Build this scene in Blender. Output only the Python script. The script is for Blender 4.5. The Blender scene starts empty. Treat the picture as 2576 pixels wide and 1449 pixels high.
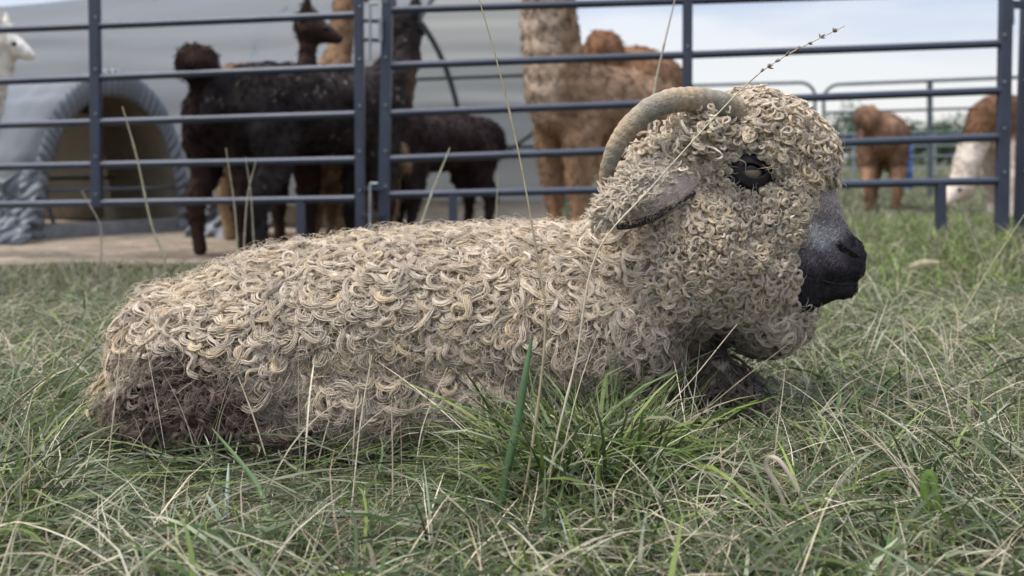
import bpy, bmesh, math, random
import numpy as np
from mathutils import Vector, Matrix
from mathutils.bvhtree import BVHTree

random.seed(5)
rng = np.random.default_rng(11)
scene = bpy.context.scene
COL = scene.collection
R = math.radians

# ------------------------------------------------------------------ camera
F, CX, HY, CH = 2300.0, 1288.0, 400.0, 0.46      # focal length and horizon of the photograph (2576 px wide), eye height
cam_d = bpy.data.cameras.new("camera")
cam = bpy.data.objects.new("camera", cam_d)
COL.objects.link(cam)
cam.location = (0, 0, CH)
cam.rotation_euler = (R(90), 0, 0)
cam_d.sensor_width = 36
cam_d.lens = F / 2576 * 36
cam_d.shift_y = -(724.5 - HY) / 2576
cam_d.clip_end = 2000
cam_d.clip_start = 0.05
cam_d.dof.use_dof = True
cam_d.dof.focus_distance = 1.19
cam_d.dof.aperture_fstop = 4.2
scene.camera = cam

# ------------------------------------------------------------------ sky and light
SUN_EL, SUN_AZ = R(52), R(-38)       # soft light from the upper left, a little behind the camera
world = bpy.data.worlds.new("World")
scene.world = world
world.use_nodes = True
nt = world.node_tree
nt.nodes.clear()
def wn(t, **k):
    n = nt.nodes.new(t)
    for a, b in k.items(): setattr(n, a, b)
    return n
out = wn('ShaderNodeOutputWorld'); bg = wn('ShaderNodeBackground')
sky = wn('ShaderNodeTexSky', sky_type='NISHITA', sun_disc=False, sun_elevation=SUN_EL, sun_rotation=SUN_AZ)
tc = wn('ShaderNodeTexCoord'); mp = wn('ShaderNodeMapping'); mp.inputs['Scale'].default_value = (1.0, 1.0, 6.0)
mp.inputs['Rotation'].default_value = (0.05, 0.06, 0.4)
ns = wn('ShaderNodeTexNoise'); ns.inputs['Scale'].default_value = 1.7; ns.inputs['Detail'].default_value = 6; ns.inputs['Roughness'].default_value = .55
ns.inputs['Distortion'].default_value = .4
rp = wn('ShaderNodeValToRGB'); rp.color_ramp.elements[0].position = .42; rp.color_ramp.elements[1].position = .60
rp.color_ramp.elements[0].color = (3.9, 4.75, 6.5, 1); rp.color_ramp.elements[1].color = (6.4, 6.7, 7.25, 1)
sep = wn('ShaderNodeSeparateXYZ'); hr = wn('ShaderNodeValToRGB')
hr.color_ramp.elements[0].position = .02; hr.color_ramp.elements[0].color = (1, 1, 1, 1)
hr.color_ramp.elements[1].position = .17; hr.color_ramp.elements[1].color = (0, 0, 0, 1)
mh = wn('ShaderNodeMix', data_type='RGBA'); mx = wn('ShaderNodeMix', data_type='RGBA')
mh.inputs[7].default_value = (7.3, 7.2, 7.05, 1)       # bright cloud low over the fields
mx.inputs[0].default_value = .88
L = nt.links.new
L(tc.outputs['Generated'], mp.inputs['Vector']); L(mp.outputs[0], ns.inputs['Vector']); L(ns.outputs['Fac'], rp.inputs[0])
L(tc.outputs['Generated'], sep.inputs[0]); L(sep.outputs['Z'], hr.inputs[0])
L(hr.outputs[0], mh.inputs[0]); L(rp.outputs[0], mh.inputs[6])
L(sky.outputs[0], mx.inputs[6]); L(mh.outputs[2], mx.inputs[7])
zr = wn('ShaderNodeMapRange', interpolation_type='SMOOTHSTEP')      # overcast sky: brighter overhead than at the horizon
zr.inputs['From Min'].default_value = .25; zr.inputs['From Max'].default_value = .85; zr.inputs['To Min'].default_value = 1.0; zr.inputs['To Max'].default_value = 2.2
L(sep.outputs['Z'], zr.inputs[0]); vs = wn('ShaderNodeVectorMath', operation='SCALE'); L(mx.outputs[2], vs.inputs[0]); L(zr.outputs[0], vs.inputs['Scale'])
L(vs.outputs[0], bg.inputs[0]); bg.inputs[1].default_value = 0.1
L(bg.outputs[0], out.inputs[0])

sun_d = bpy.data.lights.new("sun", 'SUN'); sun_d.energy = 3.0; sun_d.angle = R(24); sun_d.color = (1, .955, .89)
sun = bpy.data.objects.new("sun", sun_d); COL.objects.link(sun)
sdir = Vector((math.sin(SUN_AZ) * math.cos(SUN_EL), -math.cos(SUN_AZ) * math.cos(SUN_EL) * .35, math.sin(SUN_EL)))
sun.rotation_euler = sdir.to_track_quat('Z', 'Y').to_euler()
scene.view_settings.view_transform = 'Standard'
scene.view_settings.look = 'None'
scene.view_settings.exposure = 0.42
scene.view_settings.gamma = 1.0
scene.cycles.max_bounces = 8
scene.cycles.diffuse_bounces = 6
scene.cycles.transparent_max_bounces = 6
scene.cycles.use_adaptive_sampling = True
scene.cycles.adaptive_threshold = 0.02

# ------------------------------------------------------------------ helpers
def W(px, py, d):
    return Vector(((px - CX) / F * d, d, CH - (py - HY) / F * d))

def proj(P):
    return CX + F * P[:, 0] / P[:, 1], HY - F * (P[:, 2] - CH) / P[:, 1]

def sstep(x):
    x = np.clip(x, 0, 1); return x * x * (3 - 2 * x)

def terrain(X, Y):
    X = np.asarray(X, float); Y = np.asarray(Y, float)
    h = .12 * sstep((X - .1) / 1.8) * sstep((Y - 1.9) / 1.7) * (1 - sstep((Y - 4.3) / 2.2))
    return h

def unit(a):
    return a / (np.linalg.norm(a, axis=-1, keepdims=True) + 1e-12)

MATS = {}
def material(name, color=(.5, .5, .5), rough=.8, spec=.3, metallic=0.0, attr=False, noise=0.0, nscale=40.0, bump=0.0,
             bscale=60.0, transl=0.0, tcol=None, sheen=0.0, stretch=None, coat=0.0, color2=None):
    m = bpy.data.materials.new(name); m.use_nodes = True
    t = m.node_tree; b = t.nodes['Principled BSDF']; o = t.nodes['Material Output']
    b.inputs['Roughness'].default_value = rough
    b.inputs['Specular IOR Level'].default_value = spec
    b.inputs['Metallic'].default_value = metallic
    b.inputs['Sheen Weight'].default_value = sheen
    b.inputs['Coat Weight'].default_value = coat
    if attr:
        src = t.nodes.new('ShaderNodeVertexColor'); src.layer_name = 'Col'; cs = src.outputs['Color']
    else:
        src = t.nodes.new('ShaderNodeRGB'); src.outputs[0].default_value = (*color, 1); cs = src.outputs[0]
    tcn = t.nodes.new('ShaderNodeTexCoord'); mpn = t.nodes.new('ShaderNodeMapping')
    t.links.new(tcn.outputs['Object'], mpn.inputs[0])
    if stretch: mpn.inputs['Scale'].default_value = stretch
    if noise:
        n = t.nodes.new('ShaderNodeTexNoise'); n.inputs['Scale'].default_value = nscale; n.inputs['Detail'].default_value = 5
        t.links.new(mpn.outputs[0], n.inputs['Vector'])
        if color2:
            r = t.nodes.new('ShaderNodeValToRGB'); r.color_ramp.elements[0].position = .4; r.color_ramp.elements[1].position = .62
            t.links.new(n.outputs['Fac'], r.inputs[0])
            mm = t.nodes.new('ShaderNodeMix'); mm.data_type = 'RGBA'
            t.links.new(r.outputs[0], mm.inputs[0]); t.links.new(cs, mm.inputs[6]); mm.inputs[7].default_value = (*color2, 1)
            cs = mm.outputs[2]
            n = t.nodes.new('ShaderNodeTexNoise'); n.inputs['Scale'].default_value = nscale * 5; n.inputs['Detail'].default_value = 4
            t.links.new(mpn.outputs[0], n.inputs['Vector'])
        mr = t.nodes.new('ShaderNodeMapRange'); mr.inputs['From Min'].default_value = .25; mr.inputs['From Max'].default_value = .75
        mr.inputs['To Min'].default_value = 1 - noise; mr.inputs['To Max'].default_value = 1 + noise
        t.links.new(n.outputs['Fac'], mr.inputs[0])
        v = t.nodes.new('ShaderNodeVectorMath'); v.operation = 'SCALE'
        t.links.new(cs, v.inputs[0]); t.links.new(mr.outputs[0], v.inputs['Scale']); cs = v.outputs[0]
    t.links.new(cs, b.inputs['Base Color'])
    if bump:
        n2 = t.nodes.new('ShaderNodeTexNoise'); n2.inputs['Scale'].default_value = bscale; n2.inputs['Detail'].default_value = 6
        t.links.new(mpn.outputs[0], n2.inputs['Vector'])
        bp = t.nodes.new('ShaderNodeBump'); bp.inputs['Strength'].default_value = bump; bp.inputs['Distance'].default_value = .01
        t.links.new(n2.outputs['Fac'], bp.inputs['Height']); t.links.new(bp.outputs[0], b.inputs['Normal'])
    if transl:
        tr = t.nodes.new('ShaderNodeBsdfTranslucent'); ms = t.nodes.new('ShaderNodeMixShader'); ms.inputs[0].default_value = transl
        if tcol: tr.inputs[0].default_value = (*tcol, 1)
        else: t.links.new(cs, tr.inputs[0])
        t.links.new(b.outputs[0], ms.inputs[1]); t.links.new(tr.outputs[0], ms.inputs[2]); t.links.new(ms.outputs[0], o.inputs[0])
    MATS[name] = m
    return m

def np_mesh(name, V, Fc, mat, col=None, smooth=True, parent=None):
    V = np.ascontiguousarray(V, dtype=np.float32).reshape(-1, 3); Fc = np.ascontiguousarray(Fc, dtype=np.int32)
    me = bpy.data.meshes.new(name); k = Fc.shape[1]
    me.vertices.add(len(V)); me.vertices.foreach_set('co', V.ravel())
    me.loops.add(Fc.size); me.loops.foreach_set('vertex_index', Fc.ravel())
    me.polygons.add(len(Fc)); me.polygons.foreach_set('loop_start', np.arange(0, Fc.size, k, dtype=np.int32))
    me.update(calc_edges=True)
    if smooth: me.shade_smooth()
    if col is not None:
        c = np.ones((len(V), 4), np.float32); c[:, :3] = np.asarray(col).reshape(-1, 3)
        a = me.color_attributes.new('Col', 'FLOAT_COLOR', 'POINT'); a.data.foreach_set('color', c.ravel())
    me.materials.append(mat)
    o = bpy.data.objects.new(name, me); COL.objects.link(o)
    if parent: o.parent = parent
    return o

def set_col(me, c):
    a = me.color_attributes.get('Col') or me.color_attributes.new('Col', 'FLOAT_COLOR', 'POINT')
    cc = np.ones((len(me.vertices), 4), np.float32); cc[:, :3] = c
    a.data.foreach_set('color', cc.ravel())

def thing(name, label, cat, loc=(0, 0, 0), rz=0.0, group=None):
    o = bpy.data.objects.new(name, None); COL.objects.link(o); o.empty_display_size = .1
    o.location = loc; o.rotation_euler = (0, 0, rz); o['label'] = label; o['category'] = cat
    if group: o['group'] = group
    return o

def tag(o, label=None, cat=None, group=None, kind=None):
    if label: o['label'] = label
    if cat: o['category'] = cat
    if group: o['group'] = group
    if kind: o['kind'] = kind
    return o

def tubes(C, Rr, Nref, sides=3):
    T = unit(np.gradient(C, axis=1)); B = unit(np.cross(T, Nref[:, None, :] + 1e-4)); N2 = np.cross(B, T)
    a = 2 * np.pi * np.arange(sides) / sides
    V = C[:, :, None, :] + Rr[:, :, None, None] * (np.cos(a)[None, None, :, None] * B[:, :, None, :] + np.sin(a)[None, None, :, None] * N2[:, :, None, :])
    M, K = C.shape[:2]
    idx = np.arange(M * K * sides, dtype=np.int32).reshape(M, K, sides); ro = np.roll(idx, -1, axis=2)
    Fc = np.stack([idx[:, :-1], ro[:, :-1], ro[:, 1:], idx[:, 1:]], -1).reshape(-1, 4)
    return V.reshape(-1, 3), Fc

def smooth_path(pts, n):
    P = np.array([tuple(p) for p in pts], float)
    P = np.vstack([2 * P[0] - P[1], P, 2 * P[-1] - P[-2]])
    res = []; segs = len(P) - 3
    for s in np.linspace(0, segs - 1e-6, n):
        i = int(s); t = s - i; p0, p1, p2, p3 = P[i:i + 4]
        res.append(.5 * ((2 * p1) + (-p0 + p2) * t + (2 * p0 - 5 * p1 + 4 * p2 - p3) * t * t + (-p0 + 3 * p1 - 3 * p2 + p3) * t ** 3))
    return np.array(res)

def sweep(pts, radii, sides=12, flat=1.0, nref=(0, -1, 0), cap=True):
    """tube along a path, radii per point, flat = thickness along nref / width"""
    C = np.asarray(pts, float); r = np.asarray(radii, float)
    T = unit(np.gradient(C, axis=0)); B = unit(np.cross(T, np.array(nref, float))); N2 = np.cross(B, T)
    a = 2 * np.pi * np.arange(sides) / sides
    V = C[:, None] + r[:, None, None] * (np.cos(a)[None, :, None] * B[:, None] + flat * np.sin(a)[None, :, None] * N2[:, None])
    K = len(C); idx = np.arange(K * sides).reshape(K, sides); ro = np.roll(idx, -1, axis=1)
    Fc = np.stack([idx[:-1], ro[:-1], ro[1:], idx[1:]], -1).reshape(-1, 4)
    V = V.reshape(-1, 3)
    if cap:
        n = len(V); V = np.vstack([V, C[0], C[-1]])
        c1 = np.stack([np.full(sides, n), ro[0], idx[0], idx[0]], -1); c2 = np.stack([np.full(sides, n + 1), idx[-1], ro[-1], ro[-1]], -1)
        tri = np.vstack([c1, c2])[:, :3]
        return V, Fc, tri
    return V, Fc, None

class MB:
    """collects simple solids and links them as one mesh"""
    def __init__(s): s.v = []; s.f = []
    def add(s, V, Fs):
        n = len(s.v); s.v += [tuple(map(float, v)) for v in V]; s.f += [tuple(int(i) + n for i in f) for f in Fs]; return s
    def box(s, c, size, rz=0, bev=0):
        c = Vector(c); h = [x / 2 for x in size]; M = Matrix.Rotation(rz, 3, 'Z')
        V = [c + M @ Vector((sx * h[0], sy * h[1], sz * h[2])) for sx in (-1, 1) for sy in (-1, 1) for sz in (-1, 1)]
        return s.add(V, [(0, 1, 3, 2), (4, 6, 7, 5), (0, 4, 5, 1), (2, 3, 7, 6), (0, 2, 6, 4), (1, 5, 7, 3)])
    def bar(s, a, b, w, t=None):
        """square bar between two points"""
        a = Vector(a); b = Vector(b); t = t or w; d = (b - a).normalized()
        u = d.cross(Vector((0, 1, 0.01))).normalized(); v = d.cross(u)
        V = [p + u * (i * w / 2) + v * (j * t / 2) for p in (a, b) for i, j in ((-1, -1), (1, -1), (1, 1), (-1, 1))]
        return s.add(V, [(0, 1, 2, 3), (7, 6, 5, 4), (0, 4, 5, 1), (1, 5, 6, 2), (2, 6, 7, 3), (3, 7, 4, 0)])
    def tube(s, pts, r, sides=12, flat=1.0, nref=(0, -1, .01)):
        P = np.array([tuple(p) for p in pts], float)
        rr = np.full(len(P), r) if np.isscalar(r) else np.asarray(r)
        V, Fc, tri = sweep(P, rr, sides, flat, nref)
        s.add(V, Fc); n = len(s.v) - len(V); s.f += [tuple(int(i) + n for i in t) for t in tri]; return s
    def build(s, name, mat, parent=None, smooth=True):
        me = bpy.data.meshes.new(name); me.from_pydata(s.v, [], s.f); me.update()
        if smooth:
            me.shade_smooth()
            me.set_sharp_from_angle(angle=R(40))
        me.materials.append(mat); o = bpy.data.objects.new(name, me); COL.objects.link(o)
        if parent: o.parent = parent
        return o

_b = bmesh.new(); bmesh.ops.create_icosphere(_b, subdivisions=3, radius=1.0)
ICO_V = np.array([v.co[:] for v in _b.verts]); ICO_F = np.array([[v.index for v in f.verts] for f in _b.faces]); _b.free()

def chain(pts, step=.5):
    """interpolated ellipsoids (x,y,z,rx,ry,rz) along a list"""
    P = [np.array(p, float) for p in pts]; o = [P[0]]
    for a, b in zip(P[:-1], P[1:]):
        n = max(1, int(np.linalg.norm(b[:3] - a[:3]) / (step * min(a[3:6].min(), b[3:6].min())) + .5))
        for i in range(1, n + 1): o.append(a + (b - a) * i / n)
    return o

def blob(name, ells, voxel, smooth, mat, parent=None):
    V = []; Fs = []; n = 0
    for e in ells:
        v = ICO_V * e[3:6]
        if len(e) > 6 and e[6]:
            c, s = math.cos(e[6]), math.sin(e[6]); v = v @ np.array([[c, 0, s], [0, 1, 0], [-s, 0, c]])
        V.append(v + e[:3]); Fs.append(ICO_F + n); n += len(v)
    o = np_mesh(name, np.vstack(V), np.vstack(Fs), mat)
    md = o.modifiers.new('r', 'REMESH'); md.mode = 'VOXEL'; md.voxel_size = voxel
    if smooth:
        sm = o.modifiers.new('s', 'SMOOTH'); sm.factor = .5; sm.iterations = smooth
    dg = bpy.context.evaluated_depsgraph_get(); dg.update()
    me = bpy.data.meshes.new_from_object(o.evaluated_get(dg)); old = o.data
    o.modifiers.clear(); o.data = me; bpy.data.meshes.remove(old); me.name = name
    if not len(me.materials): me.materials.append(mat)
    me.shade_smooth()
    if parent: o.parent = parent
    return o

def arrays(me):
    V = np.empty(len(me.vertices) * 3, np.float32); me.vertices.foreach_get('co', V)
    N = np.empty(len(me.vertices) * 3, np.float32); me.vertex_normals.foreach_get('vector', N)
    return V.reshape(-1, 3).astype(float), N.reshape(-1, 3).astype(float)

def sample(me, n):
    V, N = arrays(me); me.calc_loop_triangles()
    T = np.empty(len(me.loop_triangles) * 3, np.int32); me.loop_triangles.foreach_get('vertices', T); T = T.reshape(-1, 3)
    ar = np.linalg.norm(np.cross(V[T[:, 1]] - V[T[:, 0]], V[T[:, 2]] - V[T[:, 0]]), axis=1)
    i = rng.choice(len(T), n, p=ar / ar.sum()); u = rng.random((n, 2)); fl = u.sum(1) > 1; u[fl] = 1 - u[fl]
    w = np.stack([1 - u.sum(1), u[:, 0], u[:, 1]], 1)
    return (V[T[i]] * w[..., None]).sum(1), unit((N[T[i]] * w[..., None]).sum(1))

def wob(P, k, seed=0):
    """smooth pseudo noise in -1..1"""
    r = np.random.default_rng(seed); o = 0
    for j in range(5):
        d = r.normal(size=3) * k * (1 + .5 * j); o = o + np.sin(P @ d + r.random() * 6.28) / (1 + .3 * j)
    return o / 2.6

def inpoly(x, y, poly):
    r = np.zeros(x.shape, bool); n = len(poly)
    for i in range(n):
        x1, y1 = poly[i]; x2, y2 = poly[(i + 1) % n]
        c = (y1 > y) != (y2 > y)
        r ^= c & (x < (x2 - x1) * (y - y1) / (y2 - y1 + 1e-9) + x1)
    return r

def tangent_frame(Nn, dirv):
    D = dirv - (dirv * Nn).sum(1, keepdims=True) * Nn; D = unit(D)
    return D, np.cross(Nn, D)

def locks(P, Nn, D, T, L_, bend, amp, freq, lift, width, S, K, r, col, coil=None, spread=.25, root=-.004):
    """wool locks: S strands following one curling path each; returns tube mesh arrays and colours"""
    M = len(P); u = np.linspace(0, 1, K)[None, :]
    def path(bm, am, ph, Lf):
        th = bm[:, None] * u ** 1.5 + am[:, None] * np.sin(2 * np.pi * freq[:, None] * u + ph[:, None])
        ds = Lf[:, None] / (K - 1)
        a = np.cumsum(np.cos(th) * ds, 1); b = np.cumsum(np.sin(th) * ds, 1)
        return a, b, th
    Cs = []; Rs = []; Ns = []; Cc = []
    ph0 = rng.random(M) * 6.28
    for s in range(S):
        a, b, th = path(bend * (1 + rng.normal(0, .045, M)), amp, ph0 + rng.normal(0, .12, M), L_ * (1 + rng.normal(0, .04, M)))
        h = root + lift[:, None] * np.sin(np.pi * np.minimum(u * .85 + .05, 1)) ** .8
        an = 2 * np.pi * s / S + rng.normal(0, .3, M); rad = width * np.sqrt(rng.uniform(.15, 1, M))
        w = rad[:, None] * (.55 + .7 * np.sin(np.pi * np.minimum(u * .9, 1))) * (1 - .75 * u ** 3)
        ox = np.cos(an)[:, None] * w; oz = np.sin(an)[:, None] * w * .6
        ca = a - np.sin(th) * ox; cb = b + np.cos(th) * ox; cn = h + oz
        if coil is not None:
            cr, cw, cp = coil; ph = cw[:, None] * u + cp[:, None]
            env = np.minimum(1, u * 4) * (1 - .35 * u)
            ca = ca + cr[:, None] * env * np.cos(ph); cb = cb + cr[:, None] * env * np.sin(ph)
        Cs.append(P[:, None] + ca[..., None] * D[:, None] + cb[..., None] * T[:, None] + cn[..., None] * Nn[:, None])
        Rs.append(r * (1 + .5 * rng.normal(0, .3, M)).clip(.5, 1.6)[:, None] * (1 - .8 * u ** 4) * np.ones((M, 1)))
        Ns.append(Nn)
        sc = col * (1 + rng.normal(0, .05, (M, 1))).clip(.5, 1.4)
        Cc.append(sc)
    C = np.concatenate(Cs); Rr = np.concatenate(Rs); Nf = np.concatenate(Ns); cc = np.concatenate(Cc)
    V, Fc = tubes(C, Rr, Nf, 3)
    vc = np.repeat(cc, K * 3, axis=0)
    return V, Fc, vc

def join(parts):
    V = []; Fs = []; C = []; n = 0
    for v, f, c in parts:
        V.append(v); Fs.append(f + n); C.append(c); n += len(v)
    C = np.vstack(C).clip(0.002, None); C = C / np.maximum(1, C.max(1, keepdims=True) / .9)
    return np.vstack(V), np.vstack(Fs), C

def blades(x, y, az, p0, p1, Ln, w, col, K=6, bowl=.0, z0=None, kink=0.0):
    """curved ribbons of grass; p0/p1 pitch at root and tip"""
    n = len(x); u = np.linspace(0, 1, K)[None, :]
    pit = p0[:, None] + (p1 - p0)[:, None] * u ** 1.3
    azz = az[:, None] + rng.normal(0, .5, n)[:, None] * u + kink * rng.normal(0, 1, (n, K)).cumsum(1) * .3
    ds = (Ln / (K - 1))[:, None]
    dx = np.cos(pit) * np.cos(azz) * ds; dy = np.cos(pit) * np.sin(azz) * ds; dz = np.sin(pit) * ds
    C = np.stack([dx.cumsum(1) - dx, dy.cumsum(1) - dy, dz.cumsum(1) - dz], -1)
    gz = terrain(x, y) if z0 is None else z0
    C += np.stack([x, y, gz], -1)[:, None]
    C[..., 2] = np.maximum(C[..., 2], terrain(C[..., 0], C[..., 1]) + .002)
    tw = rng.uniform(-1.2, 1.2, n)[:, None] * (.4 + u)
    side = np.stack([-np.sin(azz) * np.cos(tw), np.cos(azz) * np.cos(tw), np.sin(tw)], -1)
    ww = (w[:, None] * (np.sin(np.pi * (.12 + .86 * u)) ** .7) * .5)[..., None]
    V = np.stack([C - side * ww, C + side * ww], 2)
    idx = np.arange(n * K * 2, dtype=np.int32).reshape(n, K, 2)
    Fc = np.stack([idx[:, :-1, 0], idx[:, :-1, 1], idx[:, 1:, 1], idx[:, 1:, 0]], -1).reshape(-1, 4)
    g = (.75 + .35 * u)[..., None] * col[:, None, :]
    return V.reshape(-1, 3), Fc, np.repeat(g.reshape(-1, 3), 2, axis=0)

# ------------------------------------------------------------------ materials
M_wool = material('wool', attr=True, rough=.75, spec=.2, transl=.33, sheen=.2)
M_skinwool = material('goat_skin', attr=True, rough=.75, spec=.25, noise=.25, nscale=220, bump=.5, bscale=500)
M_alp = material('alpaca_coat', attr=True, rough=.95, spec=.1, noise=.28, nscale=22, bump=.3, bscale=60)
M_fuzz = material('alpaca_fuzz', attr=True, rough=.9, spec=.1, transl=.2)
M_black = material('black_skin', (.024, .019, .021), rough=.8, noise=.3, nscale=300)
M_eye = material('eyeball', attr=True, rough=.08, spec=.35)
M_dark = material('wet_black', (.006, .005, .005), rough=.25)
M_short = material('short_hair', attr=True, rough=.9, spec=.12)
M_horn = material('horn', attr=True, rough=.55, spec=.35, noise=.3, nscale=140, bump=.35, bscale=300)
M_steel = material('painted_steel', (.034, .041, .062), rough=.42, spec=.5, noise=.22, nscale=9, bump=.05, bscale=90)
M_galv = material('galvanised_steel', (.28, .30, .31), rough=.5, metallic=.5, noise=.25, nscale=14)
M_farst = material('weathered_steel', (.10, .115, .125), rough=.5, metallic=.2, noise=.2, nscale=9)
M_tarp = material('barn_fabric', (.135, .145, .155), rough=.55, spec=.45, noise=.15, nscale=1.2, bump=.6, bscale=3.0, transl=.30, stretch=(.35, .35, 5), tcol=(.66, .64, .58))
M_band = material('clear_plastic', (.235, .25, .27), rough=.4, spec=.4, noise=.2, nscale=5, bump=.2, bscale=8, transl=.35)
M_beige = material('beige_panel', (.46, .39, .29), rough=.9, noise=.14, nscale=5, bump=.2, bscale=40, transl=.4)
M_soil = material('soil', (.05, .045, .028), rough=1, spec=.1, noise=.5, nscale=1.2, bump=.8, bscale=30, color2=(.06, .075, .035))
M_dirt = material('bare_dirt', (.29, .225, .17), rough=1, spec=.1, noise=.28, nscale=4, bump=.7, bscale=25, color2=(.20, .165, .12))
M_grass = material('grass_blades', attr=True, rough=.5, spec=.35, transl=.3)
M_straw = material('dry_stalks', attr=True, rough=.6, spec=.3, transl=.2, noise=.2, nscale=120)
M_leaf = material('leaves', attr=True, rough=.6, spec=.3, transl=.25)
M_bark = material('bark', (.10, .075, .05), rough=.95, noise=.3, nscale=20, bump=.6, bscale=40)
M_blue = material('plain_blue', (.05, .12, .32), rough=.4, noise=.1, nscale=5)

# ------------------------------------------------------------------ ground
def grid(xs, ys, zf):
    X, Y = np.meshgrid(xs, ys); Z = zf(X, Y); V = np.stack([X, Y, Z], -1).reshape(-1, 3)
    i = np.arange(X.size).reshape(X.shape)
    return V, np.stack([i[:-1, :-1], i[:-1, 1:], i[1:, 1:], i[1:, :-1]], -1).reshape(-1, 4)
t = np.linspace(-1, 1, 241)
xs = 6 * t + 494 * t ** 7; ys = 4 + 6 * t + 494 * t ** 7
V, Fc = grid(xs, ys, lambda X, Y: terrain(X, Y) + .006 * np.sin(7 * X + 3 * np.sin(3 * Y)) * np.sin(9 * Y + X) * (np.abs(X) < 9) - .003)
g = np_mesh('ground', V, Fc, M_soil); tag(g, 'earth under the grass of the pasture', kind='structure')

def dirt_near(X): return np.interp(X, [-8, -2.3, -1, .3, 1.5, 3, 8], [3.6, 3.9, 4.0, 4.3, 4.7, 4.9, 5.2])
def dirt_far(X): return np.interp(X, [-8, .4, 1.6, 8], [12, 11, 6.9, 6.6])
u = np.linspace(-8, 8, 161); v = np.linspace(0, 1, 71)
U, Vv = np.meshgrid(u, v); Yd = dirt_near(U) + .07 * np.sin(U * 9) + (dirt_far(U) - dirt_near(U)) * Vv ** 1.5
Vd = np.stack([U, Yd, terrain(U, Yd) + .006 + .006 * np.abs(np.sin(13 * U + 4 * np.sin(5 * Yd)) * np.sin(11 * Yd))], -1).reshape(-1, 3)
i = np.arange(U.size).reshape(U.shape)
dy = np_mesh('dirt_path', Vd, np.stack([i[:-1, :-1], i[:-1, 1:], i[1:, 1:], i[1:, :-1]], -1).reshape(-1, 4), M_dirt)
tag(dy, 'bare trodden dirt of the animal yard behind the fence', kind='structure')

# ------------------------------------------------------------------ goat
goat = thing('goat', 'cream angora goat with curly fleece and curved horn lying in the grass', 'goat', (0, 0, 0))

def E(px, py, d, rx, ry, rd, rot=0):
    c = W(px, py, d); s = d / F
    return (c.x, c.y, c.z, rx * s, rd, ry * s, R(rot))
BD = 1.49
body_e = []
body_e += chain([E(540, 905, BD, 175, 200, .15), E(715, 850, BD, 200, 212, .17), E(950, 810, BD, 215, 208, .175),
                 E(1200, 800, BD, 215, 212, .17), E(1400, 800, BD - .02, 205, 215, .16), E(1560, 830, BD - .04, 160, 200, .14)], .4)
body_e += [E(525, 930, BD - .08, 170, 180, .11), E(660, 920, BD - .10, 190, 190, .09), E(360, 1020, BD - .04, 85, 120, .09), E(480, 1030, BD - .13, 180, 150, .085), E(620, 1070, BD - .12, 215, 120, .08),
           E(440, 870, BD - .02, 115, 140, .12), E(900, 980, BD - .10, 260, 150, .08), E(1200, 960, BD - .09, 260, 150, .08)]
# neck, chest
body_e += chain([E(1480, 760, BD - .02, 150, 165, .12), E(1620, 700, BD - .05, 150, 180, .115), E(1740, 620, BD - .07, 160, 200, .105)], .4)
body_e += chain([E(1600, 850, BD - .01, 110, 160, .10), E(1715, 890, BD + .01, 85, 130, .08), E(1765, 1000, BD + .01, 65, 125, .065)], .4)
# head: crown, forehead, cheek
HD = 1.43
body_e += [E(1900, 382, HD, 148, 132, .088), E(1800, 440, HD, 150, 130, .088), E(1960, 450, HD, 120, 125, .08), E(1990, 400, HD, 95, 95, .07),
           E(1900, 540, HD, 165, 175, .092), E(1850, 650, HD, 170, 170, .095), E(1950, 680, HD, 125, 140, .075), E(1920, 780, HD, 100, 90, .065),
           E(1740, 560, HD, 160, 170, .09)]
body_e += chain([E(2000, 500, HD, 100, 90, .066), E(2060, 580, HD, 62, 80, .046), E(2100, 628, HD, 54, 56, .040), E(2122, 640, HD, 52, 52, .037)], .35)
body_e += chain([E(2010, 640, HD, 95, 90, .058), E(2090, 668, HD, 62, 52, .040), E(2125, 666, HD, 48, 46, .036)], .35)     # upper lip
body_e += chain([E(1990, 720, HD, 90, 70, .048), E(2082, 716, HD, 48, 37, .034), E(2118, 720, HD, 38, 31, .028)], .35)       # lower jaw
# folded forelegs
body_e += chain([E(1790, 960, HD, 50, 80, .045), E(1868, 1000, HD - .02, 36, 60, .032), E(1885, 1120, HD - .03, 32, 40, .03), E(1780, 1190, HD - .08, 30, 26, .028)], .35)
body = blob('body', body_e, .0045, 5, M_skinwool, goat)
V, N = arrays(body.data)
V[:, 2] = np.maximum(V[:, 2], .004)
x, y = proj(V)
MUZ = [(2135, 450), (2072, 455), (2050, 520), (2038, 590), (2000, 650), (2012, 700), (2020, 760), (2058, 800), (2100, 775), (2300, 760), (2300, 450)]
bare = inpoly(x, y, [(a - 24 if a < 2080 else a, b) for a, b in MUZ])
eye_bare = ((x - 1894) / 70) ** 2 + ((y - 440) / 60) ** 2 < 1
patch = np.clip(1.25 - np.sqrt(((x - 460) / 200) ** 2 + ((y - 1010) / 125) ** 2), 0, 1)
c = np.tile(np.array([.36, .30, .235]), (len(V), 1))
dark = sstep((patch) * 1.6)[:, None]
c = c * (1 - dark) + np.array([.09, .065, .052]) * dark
mz = sstep((y - 470) / 130.)[:, None]
mc = np.array([.36, .30, .285]) * (1 - mz) + np.array([.115, .093, .098]) * mz
wp = np.clip(1.1 - np.sqrt(((x - 2066) / 56) ** 2 + ((y - 590) / 40) ** 2), 0, 1)[:, None]
mc = mc * (1 - wp) + np.array([.46, .44, .43]) * wp
low = np.maximum(sstep((y - 630) / 50.), sstep((x - 2112) / 35.) * sstep((y - 570) / 30.))[:, None] * .8
mc = mc * (1 - low) + np.array([.012, .010, .012]) * low
c = np.where(bare[:, None], mc, c)
c = np.where(eye_bare[:, None], np.array([.022, .018, .022]), c)
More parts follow.
